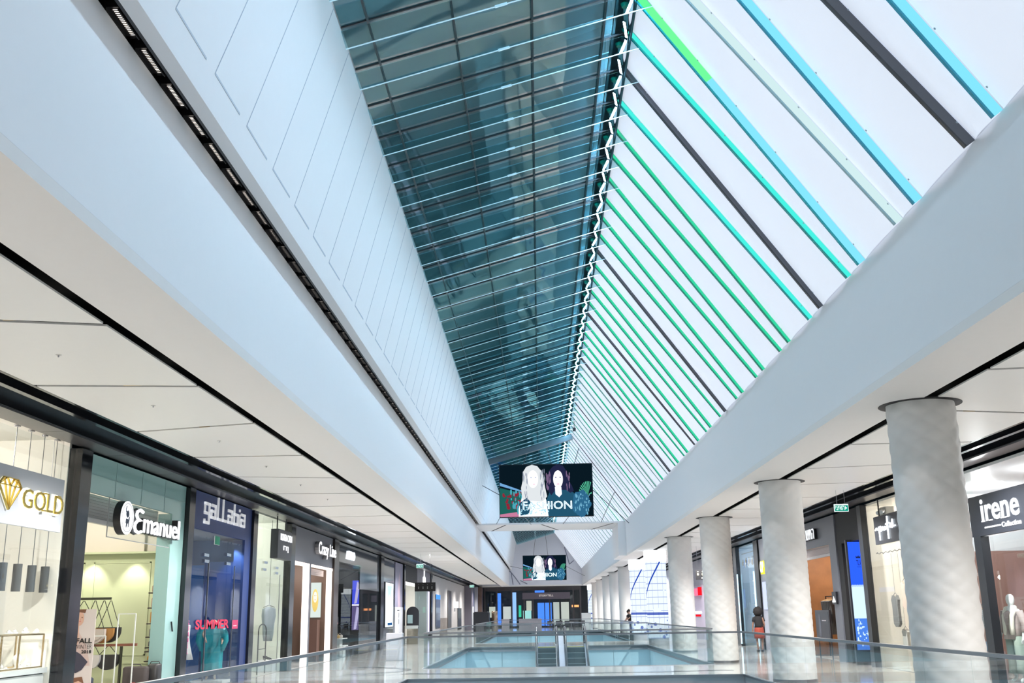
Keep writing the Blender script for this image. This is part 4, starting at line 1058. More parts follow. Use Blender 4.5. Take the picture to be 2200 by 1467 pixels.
for s_, y_, w_2, h_2, z_ in (('3', 19.86, .40, .45, 3.23),):
    # the first letter is a rounded reversed 3
    pts = [(XL + .16, y_ + w_2 * u, z_ + h_2 * v) for u, v in ((.95, .90), (.6, .97), (.25, .88), (.15, .72), (.35, .56), (.85, .52), (.35, .50), (.05, .36), (.0, .2), (.15, .05), (.5, -.0), (.85, .06))]
    MB().tube(pts, .030, 8).build('letter', LETW, e); MB().tube([(p[0] - .09, p[1], p[2]) for p in pts], .045, 8).build('letter_back', SIGNK, e)
text('letters_back', 'manuel', 'L', (XL + .02, 20.31, 3.235), 2.10, .42, SIGNK, e, .12, bold=.035); text('letters', 'manuel', 'L', (XL + .145, 20.33, 3.25), 2.07, .39, LETW, e, .02, bold=.004)
B(XL + .0, XL + .012, 18.95, 22.22, 3.08, 3.79).build('clear_backing', SHOPG, e)
b = MB(); b.box(XL + .0, XL + .016, 18.95, 22.22, 3.07, 3.085); b.box(XL, XL + .016, 18.94, 18.955, 3.07, 3.8); b.build('backing_edge', mat('edge_grey', (.3, .32, .34), .4), e)
# small dark handle
e = tag(MB().bar((XL + .03, 22.62, 1.55), (XL + .03, 22.72, 1.35), .03, .02).build('door_pull', SIGNK), 'small black door pull on the right teal jamb', 'handle')

# --- kaftan shop
room('kaftan_shop', 'L', 23.6, 28.5, 3.8, 3.66, mat('navy_inner', (.05, .07, .16), .5), SHOPF, mat('grey_ceiling_shop', (.20, .22, .27), .5), (26, (.8, .88, 1)))
b = MB(); b.box(XL - .05, XL + .03, 23.53, 28.5, 3.62, 4.48); b.box(XL - .05, XL + .03, 23.53, 23.74, 0, 3.62); b.box(XL - .25, XL + .03, 27.92, 28.5, 0, 3.62)
struct(b.build('wall_facade_navy', NAVY)); pillar('L', 28.5, 28.92)
e = empty('shop_sign', (XL + .05, 26, 3.9), 'white blocky gallabia lettering on the navy facade', 'sign')
def block_letters(y0, z0, s):
    b = MB(); t = .055 * s; d = .035; X = XL + .04
    def r_(y, z, w, h): plate('L', (X, y0 + y * s, z0 + z * s), w * s, h * s, d, b)
    x = 0
    def bowl(x, hook=None):
        r_(x, .30, .34, .055); r_(x, .14, .34, .055) if False else None
    # g
    for (a, c, w, h) in ((0, .26, .36, .06), (0, .10, .06, .22), (.30, -.14, .06, .46), (0, .06, .36, .06), (0, -.14, .36, .06), (0, -.14, .06, .10)): r_(a, c, w, h)
    x = .46
    def a_(x):
        for (a, c, w, h) in ((0, .26, .34, .06), (.28, 0, .06, .32), (0, .0, .34, .06), (0, .0, .06, .20), (0, .14, .34, .05)): r_(x + a, c, w, h)
    a_(.46)
    for x in (.92, 1.30): r_(x, 0, .06, .50); r_(x, 0, .30, .06)
    a_(1.72)
    x = 2.18
    for (a, c, w, h) in ((0, 0, .06, .48), (0, 0, .34, .06), (0, .22, .34, .06), (.28, 0, .06, .28)): r_(x + a, c, w, h)
    r_(2.62, 0, .06, .28); r_(2.62, .34, .06, .06); a_(2.78)
    return b
block_letters(24.3, 3.92, 1.10).build('letters', mat('letter_white_glow', (.62, .62, .63), .4, emit=(.6, .62, .65), es=.35), e)  # unlit letters, glow put into their material to brighten them
e = front_glass('L', 23.76, 27.9, .02, 3.60, 'glass doors of the navy kaftan shop', 3)
fitting(e, XL + .01, 24.55, 3.02); fitting(e, XL + .01, 24.6, 2.88); fitting(e, XL + .01, 26.35, 3.12); fitting(e, XL + .01, 26.35, 2.90)
MB().bar((XL + .03, 24.95, .2), (XL + .03, 24.95, 2.9), .03).build('door_edge', STEEL, e); MB().bar((XL + .03, 27.1, .2), (XL + .03, 27.1, 2.9), .02).build('door_edge', STEEL, e)
RED = mat('red_vinyl', (.60, .015, .07), .5)
e = empty('window_lettering', (XL + .02, 25.5, 1.35), 'red SUMMER lettering stuck on the kaftan shop glass', 'lettering')
text('word', 'SUMMER', 'L', (XL + .02, 24.25, 1.36), 2.62, .22, RED, e, .004, bold=.03)
for i, c in enumerate('SUMMER'): text('word', c, 'L', (XL + .02, 23.66, 1.47 - i * .125), .16, .10, mat('pink_vinyl', (.6, .08, .25), .5), e, .004, bold=.02)
B(XL + .016, XL + .02, 27.15, 27.68, 1.34, 1.56).build('red_label', mat('red_label', (.45, .03, .12), .5), e)
plate('L', (XL + .022, 27.25, 1.40), .3, .03, .003).build('print_line', mat('label_print', (.75, .45, .5), .5), e)
e = empty('green_sticker', (XL + .02, 25.5, 3.36), 'green square exit sticker high on the kaftan shop glass', 'sticker')
B(XL + .012, XL + .018, 25.3, 25.74, 3.34, 3.55).build('back', mat('white_plain', (.7, .72, .74), .5), e); B(XL + .019, XL + .022, 25.36, 25.74, 3.35, 3.55).build('face', mat('exit_green', (.0, .30, .17), .5), e)
TRQ = mat('turquoise_silk', (.005, .30, .38), .42, noise=.15, nscale=9)
MSKIN = mat('mannequin_skin', (.62, .42, .32), .45); MWHITE = mat('mannequin_white', (.72, .77, .78), .35)
e = empty('mannequin', (-8.40, 27.3, .05), 'mannequin in a flowing turquoise kaftan behind the glass', 'mannequin')
figure(e, (-8.40, 27.3, .10), PI + .25, MSKIN, {'r': ((.24, .03, 1.14), (.18, .22, 1.02)), 'l': ((.24, .02, 1.15), (.25, .2, 1.0))}, 1.72, head=False)
loft([(-8.40, 27.3, 1.52, .13, .09), (-8.40, 27.3, 1.47, .22, .12), (-8.40, 27.3, 1.33, .28, .15), (-8.40, 27.3, 1.10, .31, .17), (-8.40, 27.3, .8, .27, .18), (-8.40, 27.3, .45, .26, .19), (-8.40, 27.3, .26, .28, .2)], 48, 9, .05).build('kaftan', TRQ, e, True)
for sx in (-1, 1):
    loft([(-8.40 + sx * .20, 27.28, 1.45, .07, .08), (-8.40 + sx * .30, 27.25, 1.25, .10, .09), (-8.40 + sx * .33, 27.25, 1.05, .09, .09), (-8.40 + sx * .27, 27.28, .80, .04, .08)], 24, 5, .06).build('sleeve', TRQ, e, True)
B(-8.8, -8.0, 26.95, 27.65, .013, .10).build('plinth', mat('plinth_white', (.6, .6, .62), .4), e)
e = empty('mannequin', (-8.75, 26.2, .013), 'headless mannequin in a loose white dress left of the turquoise one', 'mannequin')
MB().lathe([(.16, .013), (.16, .03), (.02, .04), (.02, .5)], (-8.95, 26.6, 0), 20).build('stand', STEEL, e)
loft([(-8.95, 26.6, 1.50, .06, .05), (-8.95, 26.6, 1.45, .18, .10), (-8.95, 26.6, 1.15, .17, .12), (-8.95, 26.6, .95, .20, .13), (-8.95, 26.6, .62, .28, .2)], 32, 7, .05).build('dress', mat('white_cloth', (.72, .72, .74), .7), e, True)
struct(B(-9.05, -8.06, 28.33, 28.38, .02, 3.08).build('wall_blue_panel', mat('deep_blue_panel', (.01, .05, .22), .4))); struct(B(-11.0, -9.06, 28.33, 28.38, .02, 3.0).build('wall_blue_return', mat('mid_blue_panel', (.02, .12, .38), .4)))
spot('blue_wash_light', (-8.14, 27.6, 3.5), 60, (.45, .72, 1), 80, (0, .5, -1))

# --- white boutique
WB = mat('boutique_white', (.66, .68, .62), .5)
room('white_boutique', 'L', 29.0, 33.0, 3.6, 4.5, WB, SHOPF, WB, (105, (1, .98, .9)))
e = front_glass('L', 28.98, 32.9, .02, 4.43, 'full-height glass front of the pale boutique', 4)
fitting(e, XL + .01, 30.0, 3.1); fitting(e, XL + .01, 29.9, 2.9); fitting(e, XL + .01, 31.3, 3.0); fitting(e, XL + .01, 31.3, 2.85)
MB().bar((XL + .03, 31.9, .1), (XL + .03, 31.9, 2.85), .02).build('door_edge', STEEL, e)
pillar('L', 32.93, 33.52)
e = empty('shop_sign', (XL + .25, 31.2, 3.27), 'charcoal hanging box sign reading RONEN CHEN in white', 'sign')
B(XL + .10, XL + .32, 30.35, 32.05, 3.27, 4.11).build('box', mat('charcoal_sign', (.05, .055, .07), .4), e)
text('letters', 'RONEN CHEN', 'L', (XL + .325, 30.62, 3.80), 1.42, .20, LETW, e, .006); text('letters', 'ןח ןנור'[::-1] if False else 'חן', 'L', (XL + .325, 31.0, 3.48), .62, .18, LETW, e, .006, bold=.01)
for y in (30.65, 31.75): MB().bar((XL + .2, y, 4.11), (XL + .2, y, 4.5), .03).build('hanger_rod', SIGNK, e)
e = empty('hanging_dress', (-8.6, 33.0 - 1.0, 1.0), 'grey draped dress on a hanger hung in the pale boutique', 'dress')
cx, cyy = -8.2, 32.05
loft([(cx, cyy, 1.92, .04, .03), (cx, cyy, 1.86, .19, .05), (cx, cyy, 1.65, .20, .07), (cx, cyy, 1.35, .16, .07), (cx, cyy, 1.1, .15, .06), (cx, cyy, .92, .12, .05)], 30, 6, .10).build('cloth', mat('grey_drape', (.22, .26, .29), .6), e, True)
MB().tube([(cx - .17, cyy, 1.90), (cx, cyy, 1.97), (cx + .17, cyy, 1.90)], .010, 6).build('hanger', SIGNK, e); MB().tube([(cx, cyy, 1.97), (cx, cyy, 2.10), (cx, cyy, 4.5)], .006, 6).build('cable', SIGNK, e)
e = empty('clothes_rail', (-8.6, 31.6, 0), 'small black arched clothes rail in the pale boutique window', 'rack')
b = MB(); y0_, y1_ = 30.75, 31.6; pts = [(-8.14, y0_, .02), (-8.14, y0_, 1.25)] + [(-8.14, (y0_ + y1_) / 2 - (y1_ - y0_) / 2 * math.cos(a), 1.25 + .17 * math.sin(a)) for a in [PI * i / 8 for i in range(1, 8)]] + [(-8.14, y1_, 1.25), (-8.14, y1_, .02)]
b.tube(pts, .018, 8); b.build('arch', SIGNK, e); MB().bar((-8.14, y0_, .72), (-8.14, y1_, .72), .015).build('crossbar', SIGNK, e)
for i in range(2):
    y = 32.45 + i * .2; e = empty('shoe', (-8.25, y, .36), 'black high-heeled shoe on a white block in the pale boutique', 'shoe', 'pair of black shoes in the pale boutique')
    b = MB(); b.add(*(lambda vs: (vs, [(0, 1, 2, 3), (4, 5, 6, 7), (0, 1, 5, 4), (1, 2, 6, 5), (2, 3, 7, 6), (3, 0, 4, 7)]))([Vector(p) for p in ((-8.20, y - .04, .365), (-8.20, y + .04, .365), (-8.42, y + .03, .43), (-8.42, y - .03, .43), (-8.22, y - .035, .40), (-8.22, y + .035, .40), (-8.42, y + .03, .49), (-8.42, y - .03, .49))]))
    b.build('upper', SIGNK, e); MB().tube([(-8.40, y, .44), (-8.41, y, .362)], [.015, .008], 8).build('heel', SIGNK, e)
tag(B(-8.55, -8.1, 32.3, 32.85, .013, .36).build('display_block', mat('plinth_white', (.6, .6, .62), .4)), 'low white display block under the black shoes', 'plinth')

# --- Crazy Line
room('fashion_shop', 'L', 33.6, 40.0, 3.4, 3.5, mat('brown_inner', (.10, .07, .055), .5), SHOPF, mat('blush_ceiling', (.55, .42, .38), .5), (60, (1, .85, .75)))
b = MB(); b.box(XL - .05, XL + .02, 33.52, 40.02, 3.37, 4.48); b.box(XL - .05, XL + .02, 35.98, 36.3, 0, 3.37); b.box(XL - .05, XL + .02, 33.52, 33.74, 0, 3.37)
struct(b.build('wall_facade_grey', GREYW)); pillar('L', 40.04, 40.95, mat('brown_black_pillar', (.035, .025, .022), .2), name='wall_pillar_brown')
e = empty('shop_sign', (XL + .05, 38.3, 3.65), 'white Crazy Line lettering on the grey facade', 'sign')
text('letters_back', 'Crazy Line', 'L', (XL + .03, 36.75, 3.62), 3.15, .56, mat('letter_side', (.30, .30, .32), .4), e, .14, bold=.02)
text('letters', 'Crazy Line', 'L', (XL + .172, 36.75, 3.62), 3.15, .56, LETW, e, .01, bold=.01)
WL = emis('warm_frame', (1, .86, .78), 1.7)
e = empty('doorway_lamp', (XL, 34.9, 0), 'warm glowing door frame, left one of the two on the grey facade', 'light')
b = MB(); b.box(XL + .0, XL + .04, 33.76, 35.96, 3.24, 3.36); b.box(XL, XL + .04, 35.10, 35.96, .013, 3.24); b.build('strip', WL, e)
e = empty('doorway_lamp', (XL, 39, 0), 'warm glowing door frame, right one of the two on the grey facade', 'light')
b = MB(); b.box(XL, XL + .04, 36.32, 40.0, 3.27, 3.36); b.box(XL, XL + .04, 39.02, 39.90, .013, 3.27); b.build('strip', WL, e)
e = empty('roller_shutter', (XL - .2, 37.8, 3.05), 'pale roller shutter rolled up under the warm right-hand frame', 'shutter')
for i in range(4): B(XL - .14, XL - .10, 36.35, 39.0, 3.03 + i * .055, 3.03 + i * .055 + .05).build('slat', mat('shutter_blush', (.5, .42, .40), .4), e)
e = empty('fashion_poster', (-8.44, 39.85, 1.58), 'bright fashion poster with a fair-haired portrait inside the warm doorway', 'poster')
B(-8.63, -8.25, 39.85, 39.89, 1.58, 2.85).build('panel', emis('poster_glow', (.60, .68, .64), .9), e)
shape('F', (-8.46, 39.849, 2.2), ell(0, 0, .12, .42, 20), .004).build('hair', mat('gold_hair', (.50, .42, .12), .6, emit=(.5, .42, .12), es=.3), e); shape('F', (-8.46, 39.844, 2.32), ell(0, 0, .075, .20, 20), .004).build('face', mat('poster_face', (.8, .65, .55), .6, emit=(.8, .65, .55), es=.35), e)
for dx in (-.028, .028): shape('F', (-8.46, 39.839, 2.37), ell(dx, 0, .014, .012, 8), .004).build('eye', SIGNK, e)
shape('F', (-8.46, 39.839, 2.22), ell(0, 0, .022, .012, 8), .004).build('mouth', RED, e)
tag(B(-8.66, -8.22, 39.2, 39.7, .013, 1.50).build('counter_block', mat('brown_block', (.10, .06, .05), .4)), 'brown counter block below the fair-haired poster', 'counter')
tag(B(-8.9, -8.86, 34.1, 34.9, .4, 2.4).build('wall_screen', mat('mauve_panel', (.35, .25, .42), .4, emit=(.3, .2, .4), es=.3)), 'mauve lit panel seen through the left warm frame', 'panel')  # clothes inside the shop as one softly glowing panel, not a screen
# --- black shoe shop
room('shoe_shop', 'L', 41.0, 51.9, 4.5, 3.75, mat('black_inner', (.012, .012, .014), .4), mat('dark_floor', (.10, .11, .12), .2), mat('black_inner2', (.02, .02, .022), .4), (12, (.9, .95, 1)))
b = MB(); b.box(XL - .05, XL + .0, 40.97, 51.93, 3.70, 4.46); b.box(XL - .05, XL, 46.4, 51.9, 2.75, 3.70)
struct(b.build('wall_facade_shoe_shop', mat('grey_mirror_glass', (.10, .115, .14), .08, spec=.9)))
front_glass('L', 41.0, 46.35, .02, 3.70, 'clear left pane of the black shoe shop', 2); 
e = empty('mirror_window', (XL, 49.1, 0), 'dark mirroring window pane of the shoe shop, right half', 'window')
B(XL - .02, XL, 46.4, 51.9, .02, 2.75).build('pane', mat('mirror_pane', (.12, .15, .19), .02, .9), e)
pillar('L', 51.95, 52.98)
e = empty('shop_sign', (XL + .03, 43.9, 3.95), 'small glaring white lit sign on the mirror facade', 'sign')
text('letters', 'ALDO', 'L', (XL + .02, 43.1, 3.88), 1.7, .34, emis('letters_glare', (.85, .93, 1), 3.2), e, .03, bold=.05)
for i, (z, h) in enumerate(((2.15, 1.10), (.97, 1.12))):
    e = empty('lit_poster', (-8.67, 50.5, z), ['upper', 'lower'][i] + ' violet lit poster with pale legs inside the black shoe shop', 'poster')
    B(-8.95, -8.50, 50.5, 50.55, z, z + h).build('panel', emis('violet_%d' % i, ((.06, .08, .62), (.10, .08, .19))[i], 1.0), e)
    shape('F', (-8.95, 50.5, z), [(.10, .02), (.22, .05), (.30, h * .5), (.36, h * .9), (.22, h * .95), (.16, h * .5)], .004).build('legs', emis('pale_violet', (.42, .38, .60), 1), e)
tag(B(-8.95, -8.50, 50.49, 50.55, 2.095, 2.145).build('linear_lamp', emis('bar_white', (.9, .9, 1), 1.8)), 'short white light bar between the two violet posters', 'light')
e = empty('shoe_shelves', (-8.7, 42.4, 0), 'glass shoe shelves on a pale green post in the shoe shop window', 'shelf')
MB().bar((-8.55, 43.2, .013), (-8.55, 43.2, 2.6), .04).build('post', mat('pale_post', (.35, .5, .45), .3, emit=(.3, .5, .4), es=.25), e)
for z in (.75, 1.05, 1.35, 1.65, 2.0): B(-8.9, -8.5, 41.9, 43.2, z, z + .015).build('shelf', SHOPG, e)
for i, (y, z) in enumerate(((42.2, 2.015), (42.7, 2.015), (42.4, 1.665), (42.9, 1.665), (42.3, 1.365), (42.8, 1.065), (42.3, 1.065), (42.6, .765))):
    b = MB(); b.rbox(-8.82, -8.56, y - .05, y + .05, z, z + .05, .03); b.tube([(-8.8, y, z + .04), (-8.8, y, z + .11)], [.05, .035], 10)
    tag(b.build('shoe', LK, None, True), 'black shoe on the glass shelves of the shoe shop', 'shoe', 'black shoes on the glass shelves')
tag(B(-8.42, -8.40, 42.9, 43.9, 1.38, 1.62).build('price_screen', emis('price_green', (.45, .62, .58), 1)), 'small pale green price display in the shoe shop window', 'sign')
tag(B(-8.42, -8.40, 43.3, 43.8, 1.16, 1.28).build('price_tag', mat('tag_yellow', (.75, .65, .12), .5, emit=(.6, .5, .1), es=.3)), 'yellow price tag below the pale green display', 'tag'); tag(B(-8.41, -8.39, 43.5, 44.1, 1.29, 1.36).build('price_tag', mat('tag_pink', (.75, .2, .25), .5, emit=(.6, .1, .15), es=.2)), 'red price tag below the pale green display', 'tag')
WT = mat('white_lacquer', (.72, .75, .76), .25)
for i, (y, z, w) in enumerate(((42.3, .62, .9), (45.0, .72, 1.2), (42.2, .34, 1.3), (44.2, .45, 1.0))):
    e = empty('display_table', (-8.5, y, 0), ['low white display table at the left of the shoe shop window', 'white display table below the violet posters', 'lowest white display table nearest the glass', 'white display table with a large white box beside it'][i], 'table')
    dx = .0 if i < 2 else .66; B(-8.85 + dx, (-8.25, -8.05)[i > 1], y - w / 2, y + w / 2, z - .04, z).build('top', WT, e); B(-8.7 + dx * .85, -8.4 + dx * .45, y - w / 4, y + w / 4, .013, z - .04).build('base', WT, e)
tag(B(-8.7, -8.35, 43.0, 43.65, .02, .88).build('display_box', WT), 'tall white box in the middle of the shoe display', 'box')
for i, y in enumerate((41.9, 42.5, 44.7, 45.3)):
    b = MB(); z = (.62, .62, .72, .72)[i]; b.rbox(-8.65, -8.4, y - .08, y + .08, z, z + .12, .04); b.tube([(-8.6, y, z + .12), (-8.52, y, z + .2), (-8.44, y, z + .12)], .01, 6)
    tag(b.build('handbag', [LS, WT, mat('bag_ochre', (.45, .28, .08), .5), LG][i], None, True), ['silver', 'white', 'ochre', 'beige'][i] + ' handbag on a white display table in the shoe shop', 'handbag')
for y in (42.5, 44.5): tag(MB().lathe([(.09, 3.735), (.10, 3.75)], (-8.9, y, 0), 16).build('ceiling_spot', emis('spot_white', (1, 1, 1), 3)), 'round white ceiling spot in the shoe shop', 'lamp', 'ceiling spots in the shoe shop')

# --- grey shop with bright screen and banner
struct(B(XL - .3, XL - .02, 53.0, 61.3, 0, 4.46).build('wall_facade_mirror', mat('grey_mirror_glass', (.10, .115, .14), .08, spec=.9)))
e = empty('advert_screen', (XL, 55.2, 1.05), 'tall glaring white advert screen in the mirror facade', 'screen')
B(XL - .02, XL + .06, 53.75, 56.7, 1.0, 3.28).build('casing', SIGNK, e); B(XL + .061, XL + .066, 53.85, 56.6, 1.05, 3.24).build('picture', emis('screen_white', (.82, .93, 1), 1.6), e)
shape('L', (XL + .067, 55.2, 2.9), [(-.9, .2), (.9, .2), (.2, -.5), (0, -.2), (-.3, -.5)], .003).build('pale_figure', emis('screen_blue', (.45, .72, .95), 1.2), e); B(XL + .067, XL + .07, 54.6, 56.3, 1.12, 1.25).build('caption_bar', emis('screen_dark', (.03, .1, .25), 1), e)
e = empty('banner', (XL, 59.2, .4), 'tall fashion banner with a violet figure above white text, at the corner', 'banner')
B(XL - .01, XL + .02, 57.7, 60.8, 2.05, 4.44).build('upper_print', mat('violet_print', (.25, .25, .36), .5, noise=.3, nscale=1.5), e); B(XL - .01, XL + .03, 57.7, 60.9, .35, 2.05).build('lower_panel', mat('banner_white', (.60, .63, .70), .5), e)
shape('L', (XL + .021, 58.6, 2.05), [(.2, 0), (.1, .8), (.5, 1.6), (.9, 2.0), (1.2, 1.5), (1.1, .8), (1.4, 0)], .003).build('figure_print', mat('mauve_print', (.45, .36, .45), .5), e)
for z, t_ in ((1.85, .9), (.62, 1.5), (.48, 1.6)): plate('L', (XL + .032, 58.5, z), t_, .06, .003).build('print_line', SIGNK, e)
for z in (1.5, 1.15): plate('L', (XL + .032, 59.15, z), .12, .25, .003).build('print_line', SIGNK, e)
pillar('L', 61.0, 61.5)
# white information pedestal
e = empty('pedestal', (-6.7, 56.2, 0), 'white blank pedestal box standing left of the bridge rail corner', 'pedestal')
MB().rbox(-6.35, -5.75, 47.7, 48.1, 0.0, .98, .03).build('body', mat('pedestal_white', (.62, .65, .72), .35), e)
e.location = (-6.05, 47.9, 0)
for c in e.children: c.location = (6.05 - 6.05, 0, 0)
# --- corridor opening with black box above
b = MB(); b.box(XL - 3.0, XL, 61.6, 67.9, 3.55, 4.5); struct(b.build('wall_black_box', BLACK))
room('passage', 'L', 61.6, 68.0, 5, 3.55, mat('passage_white', (.62, .62, .58), .5), SHOPF, None, (60, (1, 1, .95)))
tag(B(XL - .1, XL - .04, 61.8, 67.9, 3.36, 3.54).build('linear_lamp', emis('panel_white_l', (1, 1, .97), 1.6)), 'white light bar under the black box over the passage', 'light')
tag(B(XL - .8, XL - .7, 61.9, 62.9, 1.9, 3.3).build('poster_red', mat('red_poster', (.55, .1, .14), .5, emit=(.6, .2, .2), es=.5)), 'red and white poster just inside the passage', 'poster')
e = empty('mirror_totem', (-7.4, 61.8, 0), 'steel totem with a black oval head and a small screen beside the passage', 'kiosk')
b = MB(); pr = [(-.36, 1.0), (-.36, 1.75)] + [(.36 * -math.cos(a), 1.75 + .34 * math.sin(a)) for a in [PI * i / 12 for i in range(1, 12)]] + [(.36, 1.75), (.36, 1.0)]
b.prism([(-7.4 + x, 61.75, z) for x, z in pr], (0, .08, 0)); b.build('oval_head', SIGNK, e); B(-7.72, -7.08, 61.65, 61.95, 0, 1.0).build('steel_body', mat('gold_steel', (.45, .42, .33), .12, .9), e)
B(-7.70, -7.40, 61.72, 61.75, 1.15, 1.62).build('screen', mat('kiosk_screen', (.15, .2, .22), .1, emit=(.3, .5, .5), es=.3), e)
b = MB(); b.prism([(-7.75, 61.6, 1.0), (-7.05, 61.6, 1.0), (-7.05, 61.3, .86), (-7.75, 61.3, .86)], (0, 0, .03)); b.build('keyboard_shelf', mat('kiosk_grey', (.4, .45, .45), .3), e)
# --- glass shop and pale wood shop
room('glass_shop', 'L', 68.1, 76.3, 4, 4.4, mat('grey_inner', (.32, .36, .36), .5), SHOPF, None, (55, (.9, 1, .95)))
front_glass('L', 68.1, 76.2, .02, 3.6, 'glass front of the shop with the small white bottle-shaped sign', 4)
struct(B(XL - .04, XL + .02, 68.05, 76.25, 3.6, 4.5).build('wall_facade_glass_shop', mat('mauve_grey_facade', (.20, .19, .23), .4)))
e = empty('shop_sign', (XL + .03, 72, 3.7), 'small glowing white bottle-shaped sign above the glass shop', 'sign')
shape('L', (XL + .03, 71.3, 3.66), [(0, 0), (1.5, 0), (1.5, .4), (.9, .5), (.9, .85), (.6, .85), (.6, .5), (0, .4)], .03).build('lit_shape', LETW, e)
tag(B(XL + .03, XL + .06, 74.6, 75.3, .3, 3.2).build('light_strip', emis('lilac_strip', (.80, .70, 1), 1.2)), 'narrow vertical lilac light strip at the end of the glass shop', 'light')
pillar('L', 76.3, 77.1)
PW = mat('pale_wood_white', (.56, .54, .53), .5, noise=.05, nscale=1.5); PLK = mat('weathered_planks', (.22, .19, .17), .6, noise=.4, nscale=2)
struct(B(XL - .2, XL, 77.1, 111.0, 0, 4.46).build('wall_pale_facade', PW)); struct(B(XL, XL + .025, 83.7, 90.3, 0, 1.35).build('wall_planks', PLK))
for i, (ya, yb, z0, z1, m_, lab) in enumerate(((80.0, 83.5, .6, 3.1, mat('grey_blue_glass', (.16, .19, .25), .1, spec=.9), 'tall reflecting pane with a blue top on the pale facade, nearest of three'), (90.5, 94.0, .5, 3.6, mat('dark_taupe', (.11, .10, .095), .3), 'tall dark taupe pane in the middle of the pale facade'), (101.5, 106.0, .2, 2.2, mat('dark_green_pane', (.06, .07, .07), .2), 'short dark door pane at the far end of the pale facade'))):
    e = empty('facade_pane', (XL + .02, (ya + yb) / 2, z0), lab, 'window'); B(XL + .03, XL + .06, ya, yb, z0, z1).build('pane', m_, e)
    if i == 0: B(XL + .055, XL + .07, ya, yb, z1 - .35, z1).build('blue_top', emis('blue_top', (.08, .3, .9), 1), e)
tag(B(XL + .03, XL + .3, 97.5, 99.0, 2.2, 2.75).build('shop_sign', emis('tri_sign', (.85, .9, .95), 1.1)), 'small projecting white sign on the pale facade', 'sign')
struct(B(-7.2, XL + .01, 111.0, 114.6, 0, 4.5).build('wall_mauve_end', mat('mauve_end', (.16, .15, .19), .4))); struct(B(-7.2, XL, 114.7, 117.0, 0, 4.5).build('wall_blue_end', mat('navy_end', (.01, .03, .12), .2)))
tag(B(-7.19, -7.15, 112.0, 114.4, .2, 2.4).build('white_notice', mat('notice_white', (.6, .63, .68), .5)), 'white notice panel on the mauve end wall', 'notice')
struct(B(-7.25, -6.9, 117.1, 118.2, 0, 4.5).build('trim_10', mat('pale_trim', (.5, .52, .58), .4))); struct(B(-7.4, -6.5, 118.6, YE - .2, 0, 4.5).build('wall_brown_portal', mat('brown_portal', (.16, .10, .08), .5, noise=.3, nscale=3)))

# --- hanging signs on the left
def exit_sign(x, y, z, label, w=.34, h=.20, txt='יציאה'):
    e = empty('exit_sign', (x, y, z), label, 'sign')
    B(x, x + w, y, y + .04, z, z + h).build('box', emis('exit_white', (.75, .95, .92), 1.0), e)
    B(x + .012, x + w - .012, y - .003, y, z + .012, z + h - .03).build('green_face', emis('exit_face', (.0, .22, .15), 1.0), e)
    text('word', txt[::-1] if False else txt, 'F', (x + .03, y - .006, z + .04), w * .62, h * .55, emis('exit_text', (.7, 1, .95), 1.1), e, .002, bold=.01)
    shape('F', (x + w * .76, y - .004, z + h * .48), [(0, -.05), (0, .05), (.05, 0)], .002).build('arrow', emis('exit_text', (.7, 1, .95), 1.1), e)
    for dx in (.08, w - .08): MB().tube([(x + dx, y + .02, z + h), (x + dx, y + .02, ZC + .1)], .004, 6).build('wire', STEEL, e)
    return e
exit_sign(-6.42, 55, 3.98, 'small green lit exit sign hanging over the left walkway, nearer of two', .36, .20)
exit_sign(-6.62, 100, 4.05, 'tiny green lit exit sign near the far end of the left walkway', .42, .22)
e = empty('direction_sign', (-5.6, 52, 2.73), 'black hanging direction sign with pictograms over the left walkway', 'sign')
B(-6.14, -5.12, 51.97, 52.03, 2.73, 3.15).build('board', mat('board_black', (.006, .006, .008), .4), e)
PG = mat('picto_grey', (.28, .28, .28), .5)
for i in range(4):
    x = -5.95 + i * .22; shape('F', (x, 51.966, 2.93), ell(0, 0, .025, .03, 10), .003).build('pictogram', PG, e); B(x - .02, x + .02, 51.962, 51.97, 2.84, 2.89).build('pictogram', PG, e); shape('F', (x, 51.966, 3.05), [(-.02, -.01), (.02, -.01), (0, .02)], .003).build('arrow', PG, e)
for dx, xx in ((-5.95, -5.86), (-5.3, -5.4)): MB().tube([(dx, 52, 3.15), (xx, 52, 4.15), (xx, 52, ZC)], .005, 6).build('wire', STEEL, e)
# smoke detectors / sprinklers in the left ceiling
s0 = None
for i, y in enumerate((11.34, 14.33, 17.45, 20.6, 23.7, 26.8)):
    if s0 is None:
        s0 = empty('sprinkler', (-5.45, y, ZC - .03), 'tiny sprinkler head in a left ceiling panel', 'sprinkler', 'sprinkler heads in the left ceiling'); MB().lathe([(.03, ZC - .006), (.035, ZC - .001)], (-5.45, y, 0), 14).build('plate', mat('sprinkler_grey', (.55, .54, .52), .4), s0)
        MB().lathe([(.008, ZC - .03), (.01, ZC - .006)], (-5.45, y, 0), 8).build('head', STEEL, s0); yy0 = y
    else: dup(s0, s0.location + Vector((0, y - yy0, 0)))

# ============================================================ RIGHT SIDE
def R_(y, z, dx=0.0): return Vector((XR + dx, y, z))
